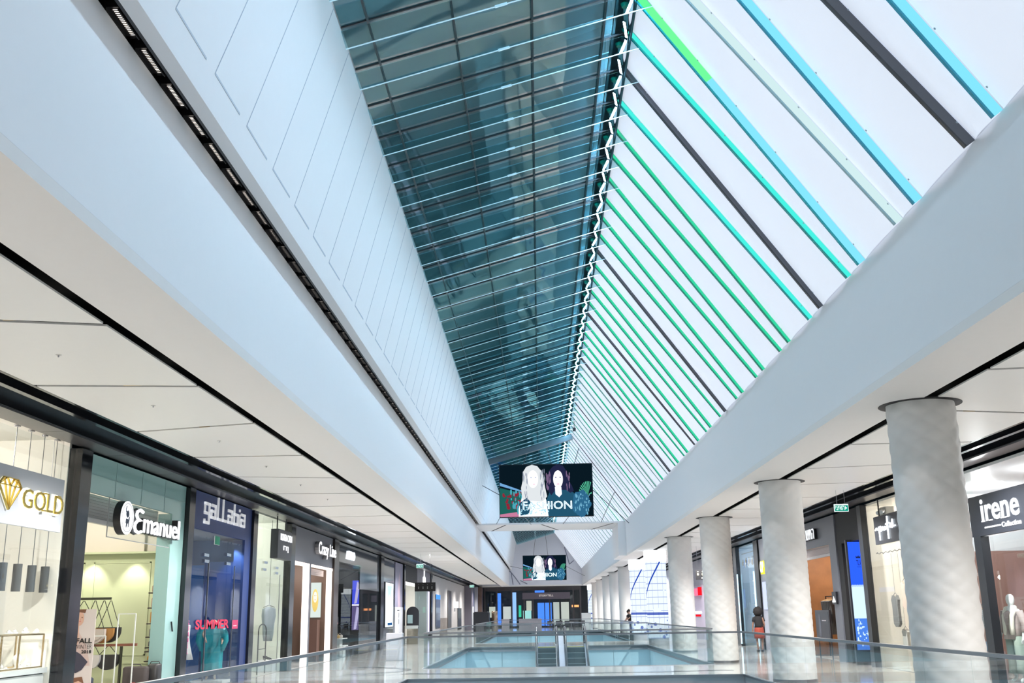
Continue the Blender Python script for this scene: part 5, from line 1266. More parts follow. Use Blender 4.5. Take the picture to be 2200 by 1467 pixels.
# --- irene shop
room('orange_wall_shop', 'R', 16.5, 27.4, 3.8, 4.42, mat('white_inner', (.74, .76, .78), .5), SHOPF, None, (75, (.95, .98, 1)))
struct(B(XR + 3.75, XR + 3.82, 16.6, 27.3, .013, 2.95).build('wall_orange_panel', mat('orange_brown', (.50, .22, .10), .5, noise=.05)))
struct(B(XR + .3, XR + 3.75, 27.22, 27.30, .013, 2.95).build('wall_orange_return', mat('brown_mauve', (.30, .17, .14), .5)))
front_glass('R', 22.45, 27.35, .02, 4.40, 'clear window of the corner shop behind the nearest column', 2); front_glass('R', 17.0, 21.9, .02, 2.98, 'glass door pane beside the pale mannequin', 2)
e = empty('shop_sign', (XR - .1, 20.5, 3.0), 'black sign board with the white word irene', 'sign')
B(XR - .12, XR - .04, 17.5, 22.46, 3.0, 3.82).build('board', mat('board_blue_black', (.018, .022, .032), .4), e)
text('letters', 'irene', 'R', (XR - .125, 21.85, 3.27), 1.75, .46, emis('letters_irene', (.9, .95, 1.0), .95), e, .012, bold=.02)
b = MB()
for (y, z) in ((21.87, 3.27), (21.5, 3.27), (20.95, 3.27) , (20.75, 3.27)): plate('R', (XR - .125, y, z), .16, .022, .012, b)
b.build('serif', LETW, e); plate('R', (XR - .125, 21.75, 3.135), .75, .03, .012).build('underline', LETW, e); text('small_word', 'Collection', 'R', (XR - .125, 20.95, 3.10), .85, .10, LETW, e, .01, bold=.02)
struct(B(XR - .12, XR + .05, 22.05, 22.40, 0, 3.0).build('trim_11', mat('frame_black', (.008, .01, .014), .3)))
for i, (x, y) in enumerate(((XR + 1.0, 20.5), (XR + 1.4, 22.6), (XR + 2.0, 23.3), (XR + 1.5, 24.6), (XR + 2.6, 25.2))):
    b = MB(); b.lathe([(.12, 4.40), (.13, 4.418)], (x, y, 0), 20); tag(b.build('ceiling_downlight', emis('downlight_face', (1, 1, 1), 3.0)), 'round white recessed light in the corner shop ceiling', 'lamp', 'recessed lights of the corner shop')
e = empty('track_spot', (XR + .5, 25.5, 4.0), 'white cylinder spotlight on the corner shop ceiling', 'lamp'); MB().tube([(XR + .5, 24.6, 4.42), (XR + .5, 24.6, 4.25)], .015).build('stem', WT, e); MB().tube([(XR + .5, 24.6, 4.27), (XR + .55, 24.5, 3.98)], .07, 14).build('can', WT, e)
# mannequin
mx, my = XR + .55, 22.95 - .35
e = empty('mannequin', (mx, my, .05), 'egg-headed pale mannequin in a cream and mauve jacket and sage trousers', 'mannequin')
figure(e, (mx, my, .06), PI / 2 + .5, MWHITE, {'r': ((.25, -.02, 1.15), (.27, .06, .92)), 'l': ((.25, 0, 1.15), (.26, .08, .9))}, 1.78, head=True)
MB().lathe([(.0, 0), (.05, .015), (.078, .07), (.088, .14), (.075, .20), (.045, .235), (0, .245)], (mx, my, 1.585), 24, sx=.95, sy=1.1).build('head_shell', MWHITE, e, True)
JC = mat('mauve_jacket', (.36, .30, .29), .7); CR = mat('cream_shawl', (.66, .65, .58), .8); SG = mat('sage_trousers', (.30, .38, .33), .8, noise=.1)
loft([(mx, my, 1.50, .09, .08), (mx, my, 1.44, .19, .125), (mx, my, 1.30, .20, .14), (mx, my, 1.1, .19, .135), (mx, my, .92, .22, .155)], 30, 5, .03).build('jacket', JC, e, True)
for q in (1, -1):
    d = Matrix.Rotation(PI / 2 + .5, 3, 'Z'); s1 = Vector((mx, my, .06)) + d @ Vector((q * .18, 0, 1.42)); s2 = Vector((mx, my, .06)) + d @ Vector((q * .265, -.01, 1.17)); s3 = Vector((mx, my, .06)) + d @ Vector((q * .275, .05, .99))
    MB().tube([s1, s2, s3], [.075, .07, .06], 14).build('sleeve', JC, e, True)
d = Matrix.Rotation(PI / 2 + .5, 3, 'Z')
for q in (1, -1):
    pts = [Vector((mx, my, .06)) + d @ Vector(p) for p in ((q * .02, -.08, 1.50), (q * .10, .03, 1.47), (q * .09, .13, 1.33), (q * .07, .15, 1.1), (q * .08, .15, .95))]
    MB().tube(pts, [.05, .055, .05, .055, .05], 12).build('shawl', CR, e, True)
for q in (1, -1):
    c = Vector((mx, my, .06)) + d @ Vector((q * .09, 0, 0))
    loft([(c.x, c.y, .98, .12, .12), (c.x, c.y, .7, .12, .12), (c.x, c.y, .45, .115, .12), (c.x, c.y, .24, .13, .13)], 24, 6, .05).build('trouser_leg', SG, e, True)
MB().lathe([(.25, .012), (.25, .05)], (mx, my, 0), 30).build('base', MWHITE, e)
# rack with dark clothes
def rack(x, y0, y1, z, label):
    e = empty('clothes_rack', (x, (y0 + y1) / 2, 0), label, 'rack')
    MB().bar((x, y0, z), (x, y1, z), .03).build('rail', SIGNK, e)
    for y in (y0 + .05, y1 - .05): MB().bar((x, y, .013), (x, y, z), .03).build('post', SIGNK, e)
    return e
def garment(x, y, zt, zb, m, label, w=.20, group=None, cat='garment', nm='hanging_garment'):
    e = empty(nm, (x, y, zb), label, cat, group)
    MB().tube([(x - w * .8, y, zt - .10), (x, y, zt - .03), (x + w * .8, y, zt - .10)], .011, 6).build('hanger', mat('pale_wood', (.62, .45, .25), .5), e); MB().tube([(x, y, zt - .03), (x, y, zt + .02)], .004, 6).build('hook', STEEL, e)
    loft([(x, y, zt - .06, w * .25, .025), (x, y, zt - .12, w, .04), (x, y, (zt + zb) / 2, w * .85, .05), (x, y, zb, w * .95, .06)], 20, 5, .08).build('cloth', m, e, True)
    return e
rack(XR + 1.1, 19.6, 22.6, 1.62, 'black clothes rack with dark dresses behind the mannequin'); 
r = random.Random(11); DKC = mat('black_cloth', (.02, .02, .024), .8); FLO = mat('black_white_floral', (.10, .10, .12), .8, noise=.95, nscale=60)
for i in range(12):
    y = 19.8 + i * .22; f = i == 11
    if f: garment(XR + 1.1, y + .05, 1.58, .72, FLO, 'black and white patterned dress at the far end of the rack', .22)
    else: garment(XR + 1.1, y, 1.58, .62 + r.uniform(0, .15), DKC, 'black garment on a wooden hanger on the rack behind the mannequin', .21, 'black garments on the rack behind the mannequin')
tag(B(XR + .85, XR + .87, 21.3, 21.75, 1.62, 1.80).build('rack_sign', SIGNK), 'small black size sign on the clothes rack', 'sign')
tag(B(XR + 3.72, XR + 3.745, 19.8, 22.4, 1.4, 2.6).build('wall_poster', mat('lilac_print', (.55, .42, .60), .5)), 'lilac poster on the orange wall', 'poster')
e = rack(XR + .9, 24.8, 26.4, 1.62, 'second clothes rack seen between the column and the black door frame'); garment(XR + .9, 24.95, 1.58, 1.1, mat('blue_white_print', (.35, .38, .42), .8, noise=.8, nscale=50), 'pale patterned blouse on the second rack', .18)
b = MB(); 
for i in range(7): b.rbox(XR + .45 + r.uniform(-.1, .1), XR + .75 + r.uniform(0, .15), 24.3 + i * .11, 24.55 + i * .11, .62, .74 + r.uniform(0, .08), .05)
tag(b.build('folded_jeans', mat('denim', (.10, .14, .20), .8), None, True), 'heap of folded blue jeans on the mauve table', 'clothes'); tag(B(XR + .35, XR + .95, 24.1, 25.4, .013, .62).build('display_table', mat('mauve_table', (.30, .22, .22), .4)), 'mauve table block carrying the folded jeans', 'table')

# --- script-sign shop
room('cream_shop', 'R', 27.5, 30.3, 3.4, 4.42, mat('cream_inner', (.76, .72, .66), .5), SHOPF, None, (58, (1, .94, .86)))
front_glass('R', 27.6, 30.1, .02, 4.40, 'clear window of the cream clothes shop', 2)
struct(B(XR - .08, XR + .1, 30.13, 30.48, 0, 4.45).build('trim_12', mat('frame_black', (.008, .01, .014), .3)))
e = empty('shop_sign', (XR - .06, 28.2, 3.25), 'dark square sign with white neon handwriting, half behind the nearest column', 'sign')
B(XR - .10, XR - .03, 26.9, 28.95, 3.25, 3.99).build('board', mat('board_blue_black', (.018, .022, .032), .4), e)
NE = emis('neon_script', (.85, .92, 1), 2.2)
def script(y0, z0, w, h):
    P = [(0, .5), (.06, .58), (.12, .5), (.16, .48), (.18, .62), (.19, .3), (.19, .02), (.19, .3), (.20, .55), (.26, .62), (.30, .5), (.27, .42), (.24, .48), (.33, .46), (.36, .58), (.38, .46), (.43, .44), (.46, .57), (.49, .44), (.53, .55), (.57, .46), (.60, .7), (.61, 1.0), (.60, .6), (.60, .02)]
    MB().tube([(XR - .125, y0 - p[0] * w, z0 + p[1] * h) for p in P], .022, 8).build('script', NE, e)
    MB().tube([(XR - .125, y0 - p[0] * w, z0 + p[1] * h) for p in ((.52, .66), (.62, .72), (.74, .66), (.70, .5), (.80, .46), (.84, .8), (.85, .5), (.95, .52))], .02, 8).build('script', NE, e)
script(28.78, 3.33, 1.7, .60)
MB().bar((XR - .06, 28.55, 3.99), (XR - .06, 28.55, 4.45), .03).build('rod', SIGNK, e)
e = empty('track_lights', (XR + .5, 29, 4.1), 'cluster of grey spotlights behind the dark script sign', 'lamp')
MB().rbox(XR + .25, XR + .55, 29.0, 29.5, 3.95, 4.3, .05).build('housing', mat('grey_metal', (.3, .3, .29), .4, .5), e)
for i in range(3): MB().tube([(XR + .28, 29.08 + .17 * i, 4.2), (XR + .16, 29.02 + .17 * i, 4.14)], .055, 12).build('spot_head', STEEL, e)
e = empty('display_rope', (XR + .25, 29.2, 3.1), 'knotted dark rope strung across the cream shop window', 'rope')
pts = [(XR + .25, 30.1 - i * .1, 3.07 + .02 * math.sin(i * 1.7)) for i in range(26)]
MB().tube(pts, .008, 6).build('rope', SIGNK, e)
for i in (1, 6, 11, 16, 21): MB().lathe([(0, -.02), (.02, 0), (0, .02)], pts[i], 8).build('knot', SIGNK, e)
def hanging_top(y, zt, zb, m, label, w=.26, x=XR + .5, wire=3.05, sleeves=False, shape_='top'):
    e = empty('hanging_garment', (x, y, zb), label, 'garment')
    if shape_ == 'top':
        b = MB(); 
        for (a, c) in (((-.5, 1.0), (0, 0)),): pass
        pr = [(-.32, 1.0), (-.5, .86), (-.42, .7), (-.44, .1), (-.2, 0), (.2, 0), (.44, .1), (.42, .7), (.5, .86), (.32, 1.0), (.12, .90), (-.12, .90)]
    else: pr = [(-.30, 1.0), (.30, 1.0), (.40, .5), (.46, 0), (.12, 0), (.03, .62), (-.03, .62), (-.12, 0), (-.46, 0), (-.40, .5)]
    b = MB(); b.prism([(x - .04, y - p[0] * w * 2, zb + p[1] * (zt - zb)) for p in pr], (.07, 0, 0)); b.build('cloth', m, e)
    MB().tube([(x, y - .15, zt), (x, y, zt + .07), (x, y + .15, zt)], .008, 6).build('hanger', STEEL, e); MB().tube([(x, y, zt + .07), (x, y, wire)], .004, 6).build('wire', STEEL, e)
GD = mat('grey_tank', (.14, .14, .14), .8); BG = mat('beige_blouse', (.42, .34, .29), .8); CT = mat('cream_trousers', (.52, .45, .38), .8)
hanging_top(29.62, 1.92, 1.08, GD, 'dark grey tank top hanging in the cream shop window', .27); hanging_top(28.75, 2.28, 1.55, BG, 'beige blouse hanging highest in the cream shop window', .26); hanging_top(28.70, 1.50, .5, CT, 'cream wide trousers hanging below the beige blouse', .28, x=XR + .66, shape_='t'); hanging_top(29.55, 1.02, .5, mat('grey_pale_top', (.40, .40, .38), .8), 'pale grey garment hanging below the dark grey tank top', .22, x=XR + .66)
tag(B(XR + .6, XR + .95, 27.8, 28.6, .35, .55).build('shoe_bench', mat('tan_bench', (.45, .25, .15), .5)), 'tan low bench with dark shoes in the cream shop', 'bench')
for i in range(4): tag(MB().rbox(XR + .66, XR + .88, 27.9 + i * .17, 28.0 + i * .17, .55, .62, .03).build('shoe', LK, None, True), 'dark shoe on the tan bench in the cream shop', 'shoe', 'dark shoes on the tan bench')

# --- black portal with tall digital display
struct(B(XR + .35, XR + 2.4, 30.5, 33.3, 3.3 + .2, 4.5).build('wall_black_portal_head', BLACK)); struct(B(XR + 2.3, XR + 2.4, 30.5, 33.5, 0, 4.5).build('wall_passage_blue', mat('passage_blue', (.01, .04, .12), .2)))
b = MB(); b.box(XR + .0, XR + .35, 30.5, 33.05, 3.52, 4.45); b.box(XR, XR + .35, 32.55, 33.05, 0, 3.52); struct(b.build('wall_black_portal', BLACK))
e = empty('digital_display', (9.36, 31.5, 0), 'tall digital display glowing blue with the TLV crown emblem', 'screen')
B(9.12, 9.62, 31.5, 31.62, 0, 3.56).build('casing', SIGNK, e)
B(9.17, 9.58, 31.494, 31.50, 2.22, 3.50).build('sky', emis('display_blue', (.02, .09, .90), 1.1), e)
B(9.17, 9.58, 31.494, 31.50, 1.30, 2.22).build('pale_sky', emis('display_pale', (.55, .72, .88), 1.0), e)
B(9.17, 9.58, 31.494, 31.50, .42, 1.30).build('sea', emis('display_sea', (.06, .18, .62), 1.0), e)
b = MB(); r = random.Random(8)
for i in range(24): shape('F', (9.17, 31.492, .42), ell(r.uniform(.05, .36), r.uniform(.05, .86), r.uniform(.01, .05), r.uniform(.01, .05), 9), .002, b)
b.build('foam', emis('display_foam', (.5, .68, .95), 1), e)
b = MB()
for i in range(6): shape('F', (9.17, 31.492, 2.20), ell(.04 + i * .07, .03, .045, .03, 10), .002, b)
b.build('cloud', emis('display_cloud', (.35, .5, .9), 1), e)
dk = emis('display_navy', (.01, .02, .08), 1); text('word', 'TLV', 'F', (9.38, 31.492, 2.82), .14, .15, dk, e, .002, bold=.01)
shape('F', (9.38, 31.492, 3.02), [(.0, 0), (.13, 0), (.14, .08), (.105, .04), (.085, .09), (.065, .04), (.045, .09), (.03, .04), (-.005, .08)], .002).build('crown', dk, e); B(9.39, 9.51, 31.489, 31.492, 2.77, 2.78).build('small_line', dk, e)
# --- grey shop with white letters
room('wood_wall_shop', 'R', 33.9, 38.9, 3.0, 3.62, WOODB, SHOPF, mat('shop_ceiling_warm', (.6, .5, .42), .5), (85, (1, .88, .74)))
b = MB(); b.box(XR - .03, XR + .05, 33.1, 39.0, 3.58, 4.45); b.box(XR - .03, XR + .25, 33.1, 33.85, 0, 3.58); b.box(XR - .03, XR + .1, 37.9, 39.0, 0, 3.58); struct(b.build('wall_facade_grey_right', GREYW))
e = empty('shop_sign', (XR - .05, 36.2, 3.85), 'white Hebrew letters on the grey facade, partly behind the second column', 'sign')
text('letters_back', 'סריסות ושתה', 'R', (XR - .035, 37.9, 3.83), 2.75, .36, SIGNK, e, .09); text('letters', 'סריסות ושתה', 'R', (XR - .13, 37.9, 3.85), 2.70, .34, emis('letters_soft', (.9, .94, 1.0), .95), e, .012)
e = empty('roller_shutter', (XR + .2, 36, 3.3), 'mauve grey roller shutter rolled up above the wood-walled shop', 'shutter')
for i in range(5): B(XR + .10, XR + .14, 34.05, 37.85, 3.34 + i * .05, 3.385 + i * .05).build('slat', mat('shutter_mauve', (.42, .36, .36), .4), e)
B(XR + .09, XR + .15, 34.05, 37.85, 3.24, 3.33).build('bottom_bar', mat('shutter_bar', (.55, .54, .55), .4, .2), e)
xw = XR + 2.9
e = empty('wall_lamp', (xw - .1, 40 - 2.2, 2.7), 'glowing white clothes-hanger shape on the wood wall', 'lamp')
k_ = (XR + 2.95) / 11.0; yc = 40.9 * k_ * 1.0
pr = [(-.55, 0), (.55, 0), (.6, .06), (.1, .26), (.03, .26), (.03, .36), (-.03, .36), (-.03, .26), (-.1, .26), (-.6, .06)]
HX = XR + 1.8; hy = 40.9 * HX / 11.0
b = MB(); b.prism([(HX, 37.9 - p[0] * .95, 2.60 + p[1]) for p in pr], (-.04, 0, 0)); b.tube([(HX - .02, 37.9, 2.95), (HX - .02, 37.9, 3.02), (HX - .02, 37.8, 3.05), (HX - .02, 37.75, 2.98)], .025, 8); b.build('hanger_shape', emis('hanger_white', (1, .97, .93), 1.8), e)
struct(B(HX + .01, HX + .06, 34.0, 38.8, .013, 3.6).build('wall_wood_boards', WOODB))
for i in range(7):
    pass
b = MB()
for i in range(8): b.box(HX, HX + .012, 34.0, 38.8, .4 + i * .4, .41 + i * .4)
struct(b.build('trim_13', mat('board_joint', (.22, .10, .04), .6)))
e = empty('wall_shelf', (HX - .15, 37.6, 1.9), 'dark shelf with white top under the glowing hanger', 'shelf')
B(HX - .35, HX, 36.9, 38.6, 1.95, 1.99).build('board', WT, e); B(HX - .33, HX, 36.9, 38.6, 1.25, 1.95).build('cabinet', mat('dark_cabinet', (.03, .025, .025), .4), e); B(HX - .37, HX - .33, 36.9, 38.6, 1.5, 1.58).build('light_strip', emis('shelf_light', (1, .95, .9), 1.3), e)
e = empty('potted_plant', (HX - .2, 38.0, 1.99), 'small green plant in a white pot on the shelf', 'plant'); MB().lathe([(.07, 1.99), (.09, 2.15), (.08, 2.15)], (HX - .2, 38.0, 0), 16).build('pot', WT, e)
b = MB(); r = random.Random(2)
for i in range(30):
    a = r.uniform(0, 2 * PI); t = r.uniform(.4, 1.1); c = Vector((HX - .2, 38.0, 2.13)); d_ = Vector((math.cos(a) * math.cos(t), math.sin(a) * math.cos(t), math.sin(t))) * r.uniform(.12, .2); s_ = d_.cross(Vector((0, 0, 1))).normalized() * .014
    b.face([c, c + d_ * .5 + s_, c + d_, c + d_ * .5 - s_])
b.build('leaves', mat('leaf_green', (.10, .32, .05), .5), e)
tag(MB().lathe([(.07, 1.99), (.08, 2.08), (.05, 2.2), (.03, 2.28)], (HX - .2, 37.3, 0), 16).build('vase', mat('vase_cream', (.72, .62, .5), .4)), 'cream vase beside the small plant', 'vase')
rack(XR + .7, 35.6, 37.6, 2.0, 'pale rail with black jackets in the wood-walled shop')
for i in range(6): garment(XR + .7, 36.3 + i * .2, 1.95, .75, mat('black_leather', (.03, .03, .032), .3), 'black jacket on the rail in the wood-walled shop', .26, 'black jackets in the wood-walled shop')
e = empty('price_board', (XR - .3, 35.5, 0), 'dark framed fashion picture board standing in the shop doorway', 'board')
B(XR + .0, XR + .05, 34.7, 36.45, .55, 1.55).build('frame', SIGNK, e); B(XR - .006, XR, 34.8, 36.35, .62, 1.49).build('picture', mat('dusk_picture', (.025, .03, .04), .4), e)
shape('R', (XR - .007, 36.0, .7), [(0, 0), (.2, 0), (.25, .4), (.15, .72), (.05, .7), (-.02, .4)], .003).build('figure_print', mat('dusk_figure', (.09, .10, .13), .5), e); plate('R', (XR - .008, 35.6, 1.2), .5, .03, .003).build('print_line', mat('dusk_text', (.35, .36, .4), .5), e)
for y in (34.8, 36.3): MB().bar((XR + .03, y, .0), (XR + .03, y, .55), .03).build('foot', SIGNK, e)
e = empty('projecting_sign', (XR - .2, 33.6, 1.75), 'small black sign with a white hanger emblem beside the shop doorway', 'sign')
B(XR - .10, XR - .04, 33.35, 33.80, 1.72, 2.1).build('box', SIGNK, e); b = MB(); b.prism([(XR - .105, 33.58 - p[0] * .28, 1.78 + p[1] * .5) for p in pr], (-.01, 0, 0)); b.build('emblem', LETW, e)
# --- shops between second and third columns
room('blue_glass_shop', 'R', 45.7, 50.4, 3.0, 4.4, mat('blue_white_inner', (.45, .55, .65), .5), SHOPF, None, (60, (.8, .9, 1)))
front_glass('R', 45.7, 50.4, .02, 4.38, 'glass front with dangling bottle letters, behind the third column', 3)
struct(B(XR - .08, XR + .1, 49.75, 50.45, 0, 4.45).build('trim_14', mat('frame_black', (.008, .01, .014), .3))); struct(B(XR - .08, XR + .1, 44.75, 45.6, 0, 4.45).build('trim_15', mat('frame_black', (.008, .01, .014), .3)))
for i, y in enumerate((49.6, 45.75)): tag(B(XR - .10, XR - .085, y - .12, y + .12, .1, 3.2).build('light_strip', emis('ice_strip', (.55, .85, 1), 1.6)), ['far', 'near'][i] + ' vertical icy light strip beside the glass shop frame', 'light')
e = empty('glass_shelves', (XR + .6, 47.6, 0), 'tall shelf of ornaments in the blue-lit glass shop', 'shelf')
for z in (.8, 1.3, 1.8, 2.3, 2.85): B(XR + .4, XR + .75, 46.7, 48.6, z, z + .03).build('shelf', mat('shelf_taupe', (.35, .33, .30), .4), e)
for y in (46.7, 48.6): MB().bar((XR + .58, y, .013), (XR + .58, y, 2.88), .03).build('upright', STEEL, e)
r = random.Random(4)
for i in range(8):
    z = (.83, .83, 1.33, 1.33, 1.83, 1.83, 2.33, 2.33)[i]; y = (47.1, 48.1)[i % 2] + r.uniform(-.1, .1)
    nm_ = ['grey', 'tan', 'olive', 'dark brown', 'slate', 'beige', 'ochre', 'black'][i]; cc = [(.3, .3, .3), (.5, .32, .2), (.25, .27, .12), (.12, .07, .04), (.18, .2, .25), (.5, .42, .33), (.7, .45, .05), (.04, .04, .04)][i]
    tag(MB().lathe([(.06, 0), (.11, .08), (.10, .18), (.04, .26), (.05, .3)], (XR + .55, y, z), 14).build('ornament', mat('orn_%d' % i, cc, .4), None, True), nm_ + ' ornament vase on the shelf of the blue-lit shop', 'ornament')
e = empty('hanging_letters', (XR - .1, 48, 3.4), 'row of bottle-shaped letters hanging behind the blue-lit shop glass', 'sign')
MB().bar((XR + .15, 49.4, 4.1), (XR + .15, 46.6, 4.1), .03).build('rail', STEEL, e); r = random.Random(9)
for i in range(11):
    y = 49.2 - i * .24; z = 3.75 + r.uniform(-.12, .05); h = r.uniform(.2, .4)
    MB().lathe([(.03, 0), (.04, h * .5), (.015, h * .7), (.015, h)], (XR + .15, y, z - h * .5), 8).build('letter', mat('letter_%d' % (i % 3), [(.3, .25, .15), (.12, .2, .4), (.4, .4, .42)][i % 3], .3, .6), e)
room('white_yellow_shop', 'R', 39.2, 44.7, 3.0, 4.4, mat('white_inner', (.74, .76, .78), .5), SHOPF, None, (60, (.95, .95, 1)))
struct(B(XR - .02, XR + .04, 39.1, 44.7, 0, 4.45).build('wall_facade_white_right', mat('facade_lilac_white', (.60, .62, .72), .3)))
e = empty('shop_sign', (XR - .05, 44, 3.0), 'yellow and white lit sign on the pale facade beside the second column', 'sign')
B(XR - .06, XR - .025, 43.2, 44.45, 3.02, 3.55).build('yellow_block', emis('yellow_sign', (.85, .75, .05), 1.1), e); text('letters', 'OP', 'R', (XR - .065, 44.5, 3.08), .7, .45, LETW, e, .01, bold=.02)
tag(B(XR - .05, XR - .025, 43.6, 44.4, 1.6, 2.7).build('window_text', emis('window_text', (.55, .62, .95), 1)), 'pale violet lettering panel below the yellow sign', 'lettering')
exit_sign(7.62, 27.0, 4.0, 'green lit exit sign hanging over the right walkway', .36, .19)
# --- beyond: passage between third and fourth columns
e = empty('direction_sign', (8.2, 50, 3.0), 'black hanging direction sign with pictograms between the columns', 'sign')
B(7.35, 7.85, 50, 50.06, 3.0, 3.45).build('board', mat('board_black', (.006, .006, .008), .4), e)
for i, x in enumerate((7.45, 7.67)): 
    shape('F', (x, 49.996, 3.25), ell(0, 0, .045, .055, 12), .003).build('pictogram', mat('picto_gold', (.55, .48, .25), .5, emit=(.5, .45, .25), es=.5), e); B(x - .03, x + .03, 49.99, 49.998, 3.36, 3.38).build('arrow', WT, e)
plate('F', (7.6, 49.995, 3.06), .2, .03, .002).build('print_line', WT, e)
for x in (7.45, 7.75): MB().tube([(x, 50.03, 3.45), (x, 50.03, ZC + .1)], .005, 6).build('wire', STEEL, e)
struct(B(XR - .05, XR + .1, 57.5, 66.0, 0, 3.0).build('wall_lilac', mat('lilac_wall', (.42, .38, .50), .4))); struct(B(XR - .05, XR + .1, 57.5, 66.0, 3.0, 4.45).build('wall_lilac_head', mat('lilac_head', (.24, .24, .30), .3)))
e = empty('shop_sign', (XR - .1, 62, 2.6), 'red and pink box sign hanging on the lilac wall', 'sign'); B(XR - .2, XR - .06, 61.6, 64.0, 2.45, 2.85).build('box', emis('pink_red', (.85, .18, .30), 1), e); B(XR - .2, XR - .06, 61.0, 61.55, 2.45, 2.9).build('red_end', emis('red_sign', (.80, .01, .02), 1), e)
e = empty('shop_sign', (XR - .1, 62, 1.6), 'white letters over a red bar on the lilac wall', 'sign'); text('letters', 'AMIGO', 'R', (XR - .06, 64.2, 1.42), 2.8, .14, LETW, e, .02, bold=.02); B(XR - .08, XR - .055, 61.8, 64.0, 1.26, 1.37).build('red_bar', emis('red_sign', (.80, .01, .02), 1), e)
struct(B(XR - .1, XR + .1, 51.0, 57.4, 0, 4.45).build('wall_right_black', mat('grey_mirror_glass', (.10, .115, .14), .08, spec=.9)))
struct(B(XR - .1, XR + .1, 66.2, YE, 0, 4.45).build('wall_right_far', mat('far_right_wall', (.55, .6, .75), .3)))
# ------------------------------------------------------------ end of the hall
e = empty('storefront', (-.5, YE, 0), 'brown-black end storefront with a lit sign across the far end of the hall', 'storefront')
SF = e; DB = mat('dark_bronze', (.06, .05, .055), .3)
B(-6.4, 4.7, YE + .05, YE + .15, 4.1, 4.55).build('head_rail', DB, e)
for x in (-6.4, -5.0, -3.3, -1.9, -.9, 1.0, 3.7, 4.5): B(x, x + .16, YE, YE + .15, 0, 4.5).build('mullion', DB, e)
B(-2.0, 3.4, YE - .5, YE + .1, 3.15, 3.85).build('sign_box', mat('sign_box_mauve', (.13, .11, .14), .4), e); text('letters', 'STORYTELL', 'F', (-.1, YE - .52, 3.42), 1.6, .2, mat('letters_dim', (.75, .70, .66), .4, emit=(.7, .65, .6), es=.5), e, .02)
B(-6.3, 4.5, YE + .3, YE + .32, 0, 4.1).build('glass', SHOPG, e)
BLU = emis('screen_blue_far', (.06, .22, .95), 1.0); PB = emis('screen_paleblue_far', (.25, .45, 1.0), 1.0)
for i, (x0, x1, z0, z1, m_, lab) in enumerate(((-4.9, -4.5, .3, 3.9, BLU, 'narrow blue lit column at the far end, leftmost'), (-3.25, -2.75, .2, 3.95, PB, 'wider pale blue lit column at the far end, beside the green glow'), (-1.4 + 1.1, .5 - .05, .2, 2.75, BLU, 'blue lit panel left of centre in the far shop'), (.55, 1.3, .2, 2.75, BLU, 'blue lit panel right of centre in the far shop'), (-.6, .5, 3.9, 4.3, BLU, 'blue glow above the far shop sign'))):
    o_ = B(x0, x1, YE + 1.5, YE + 1.6, z0, z1).build('blue_screen', m_, SF); o_['label'] = lab
for i, (x0, x1, z0, z1, c, lab) in enumerate(((-2.0, -.95 - .1, .2, 1.9, (.30, .60, .55), 'pale green glass box at the far end'), (-1.6, -1.0, 1.9, 3.0, (.45, .45, .36), 'pale lit doorway at the far end'), (-2.5, -2.2, 1.2, 2.5, (.02, .45, .25), 'green lit strip at the far end'), (-5.9, -5.2, 1.2, 2.4, (.5, .52, .42), 'pale lit window at the far left end'), (-4.3, -3.4, 1.0, 2.4, (.5, .5, .42), 'pale lit shelf wall at the far end'), (1.5, 2.2, .3, 2.8, (.40, .42, .36), 'pale lit shop bay right of the blue panels'), (2.4, 3.3, .3, 2.8, (.45, .47, .42), 'pale lit shop bay farthest right under the sign'))):
    o_ = B(x0, x1, YE + 2.2, YE + 2.3, z0, z1).build('lit_bay', mat('bay_%d' % i, c, .5, emit=c, es=.7), SF); o_['label'] = lab
B(3.6, 4.4, YE + .8, YE + .9, 2.2, 2.45).build('lit_sign', emis('orange_sign', (1, .35, .12), 1.3), SF)['label'] = 'small orange lit sign at the right'
B(-2.0, -1.1, YE + .6, YE + .7, 3.3, 3.7).build('lit_sign', emis('green_white_sign', (.55, .75, .75), 1), SF)['label'] = 'small pale lit sign'
e = empty('kiosk_counter', (-5.2, 98, 0), 'black kiosk block standing at the far left of the hall', 'kiosk')
B(-6.1, -4.7, 97, 99.5, .0, 1.75).build('body', mat('kiosk_black', (.012, .014, .022), .4), e); B(-6.0, -4.8, 97.1, 99.4, 1.75, 1.82).build('top', DB, e)
e = empty('drum_display', (-4.3, 99, 0), 'steel and bronze drum column beside the black kiosk', 'display'); MB().lathe([(.28, 0), (.28, 1.8), (.25, 1.85)], (-4.25, 99, 0), 24).build('drum', mat('bronze_steel', (.4, .3, .22), .2, .9), e, True)
MV = mat('mauve_lacquer', (.33, .29, .31), .4)
for i, (x0, x1) in enumerate(((-3.6, -2.9), (-2.0, .1))):
    tag(B(x0, x1, 99, 99.6, 0, 1.12).build('partition', MV), ['narrow', 'wide'][i] + ' mauve low partition of the far cafe', 'partition')
def cafe_chair(x, y, rz):
    e = empty('cafe_chair', (0, 0, 0), 'dark cafe chair at the far end of the hall', 'chair', 'dark chairs of the far cafe'); m_ = mat('chair_dark', (.05, .05, .06), .5)
    B(-.22, .22, -.22, .22, .43, .47).build('seat', m_, e); B(-.22, .22, .19, .22, .55, .88).build('backrest', m_, e)
    for sx in (-.19, .19):
        for sy in (-.19, .19): MB().bar((sx, sy, 0), (sx, sy, .43 if sy < 0 else .6), .03).build('leg', m_, e)
    e.location = (x, y, 0); e.rotation_euler = (0, 0, rz); return e
c0 = cafe_chair(.9, 100, .3)
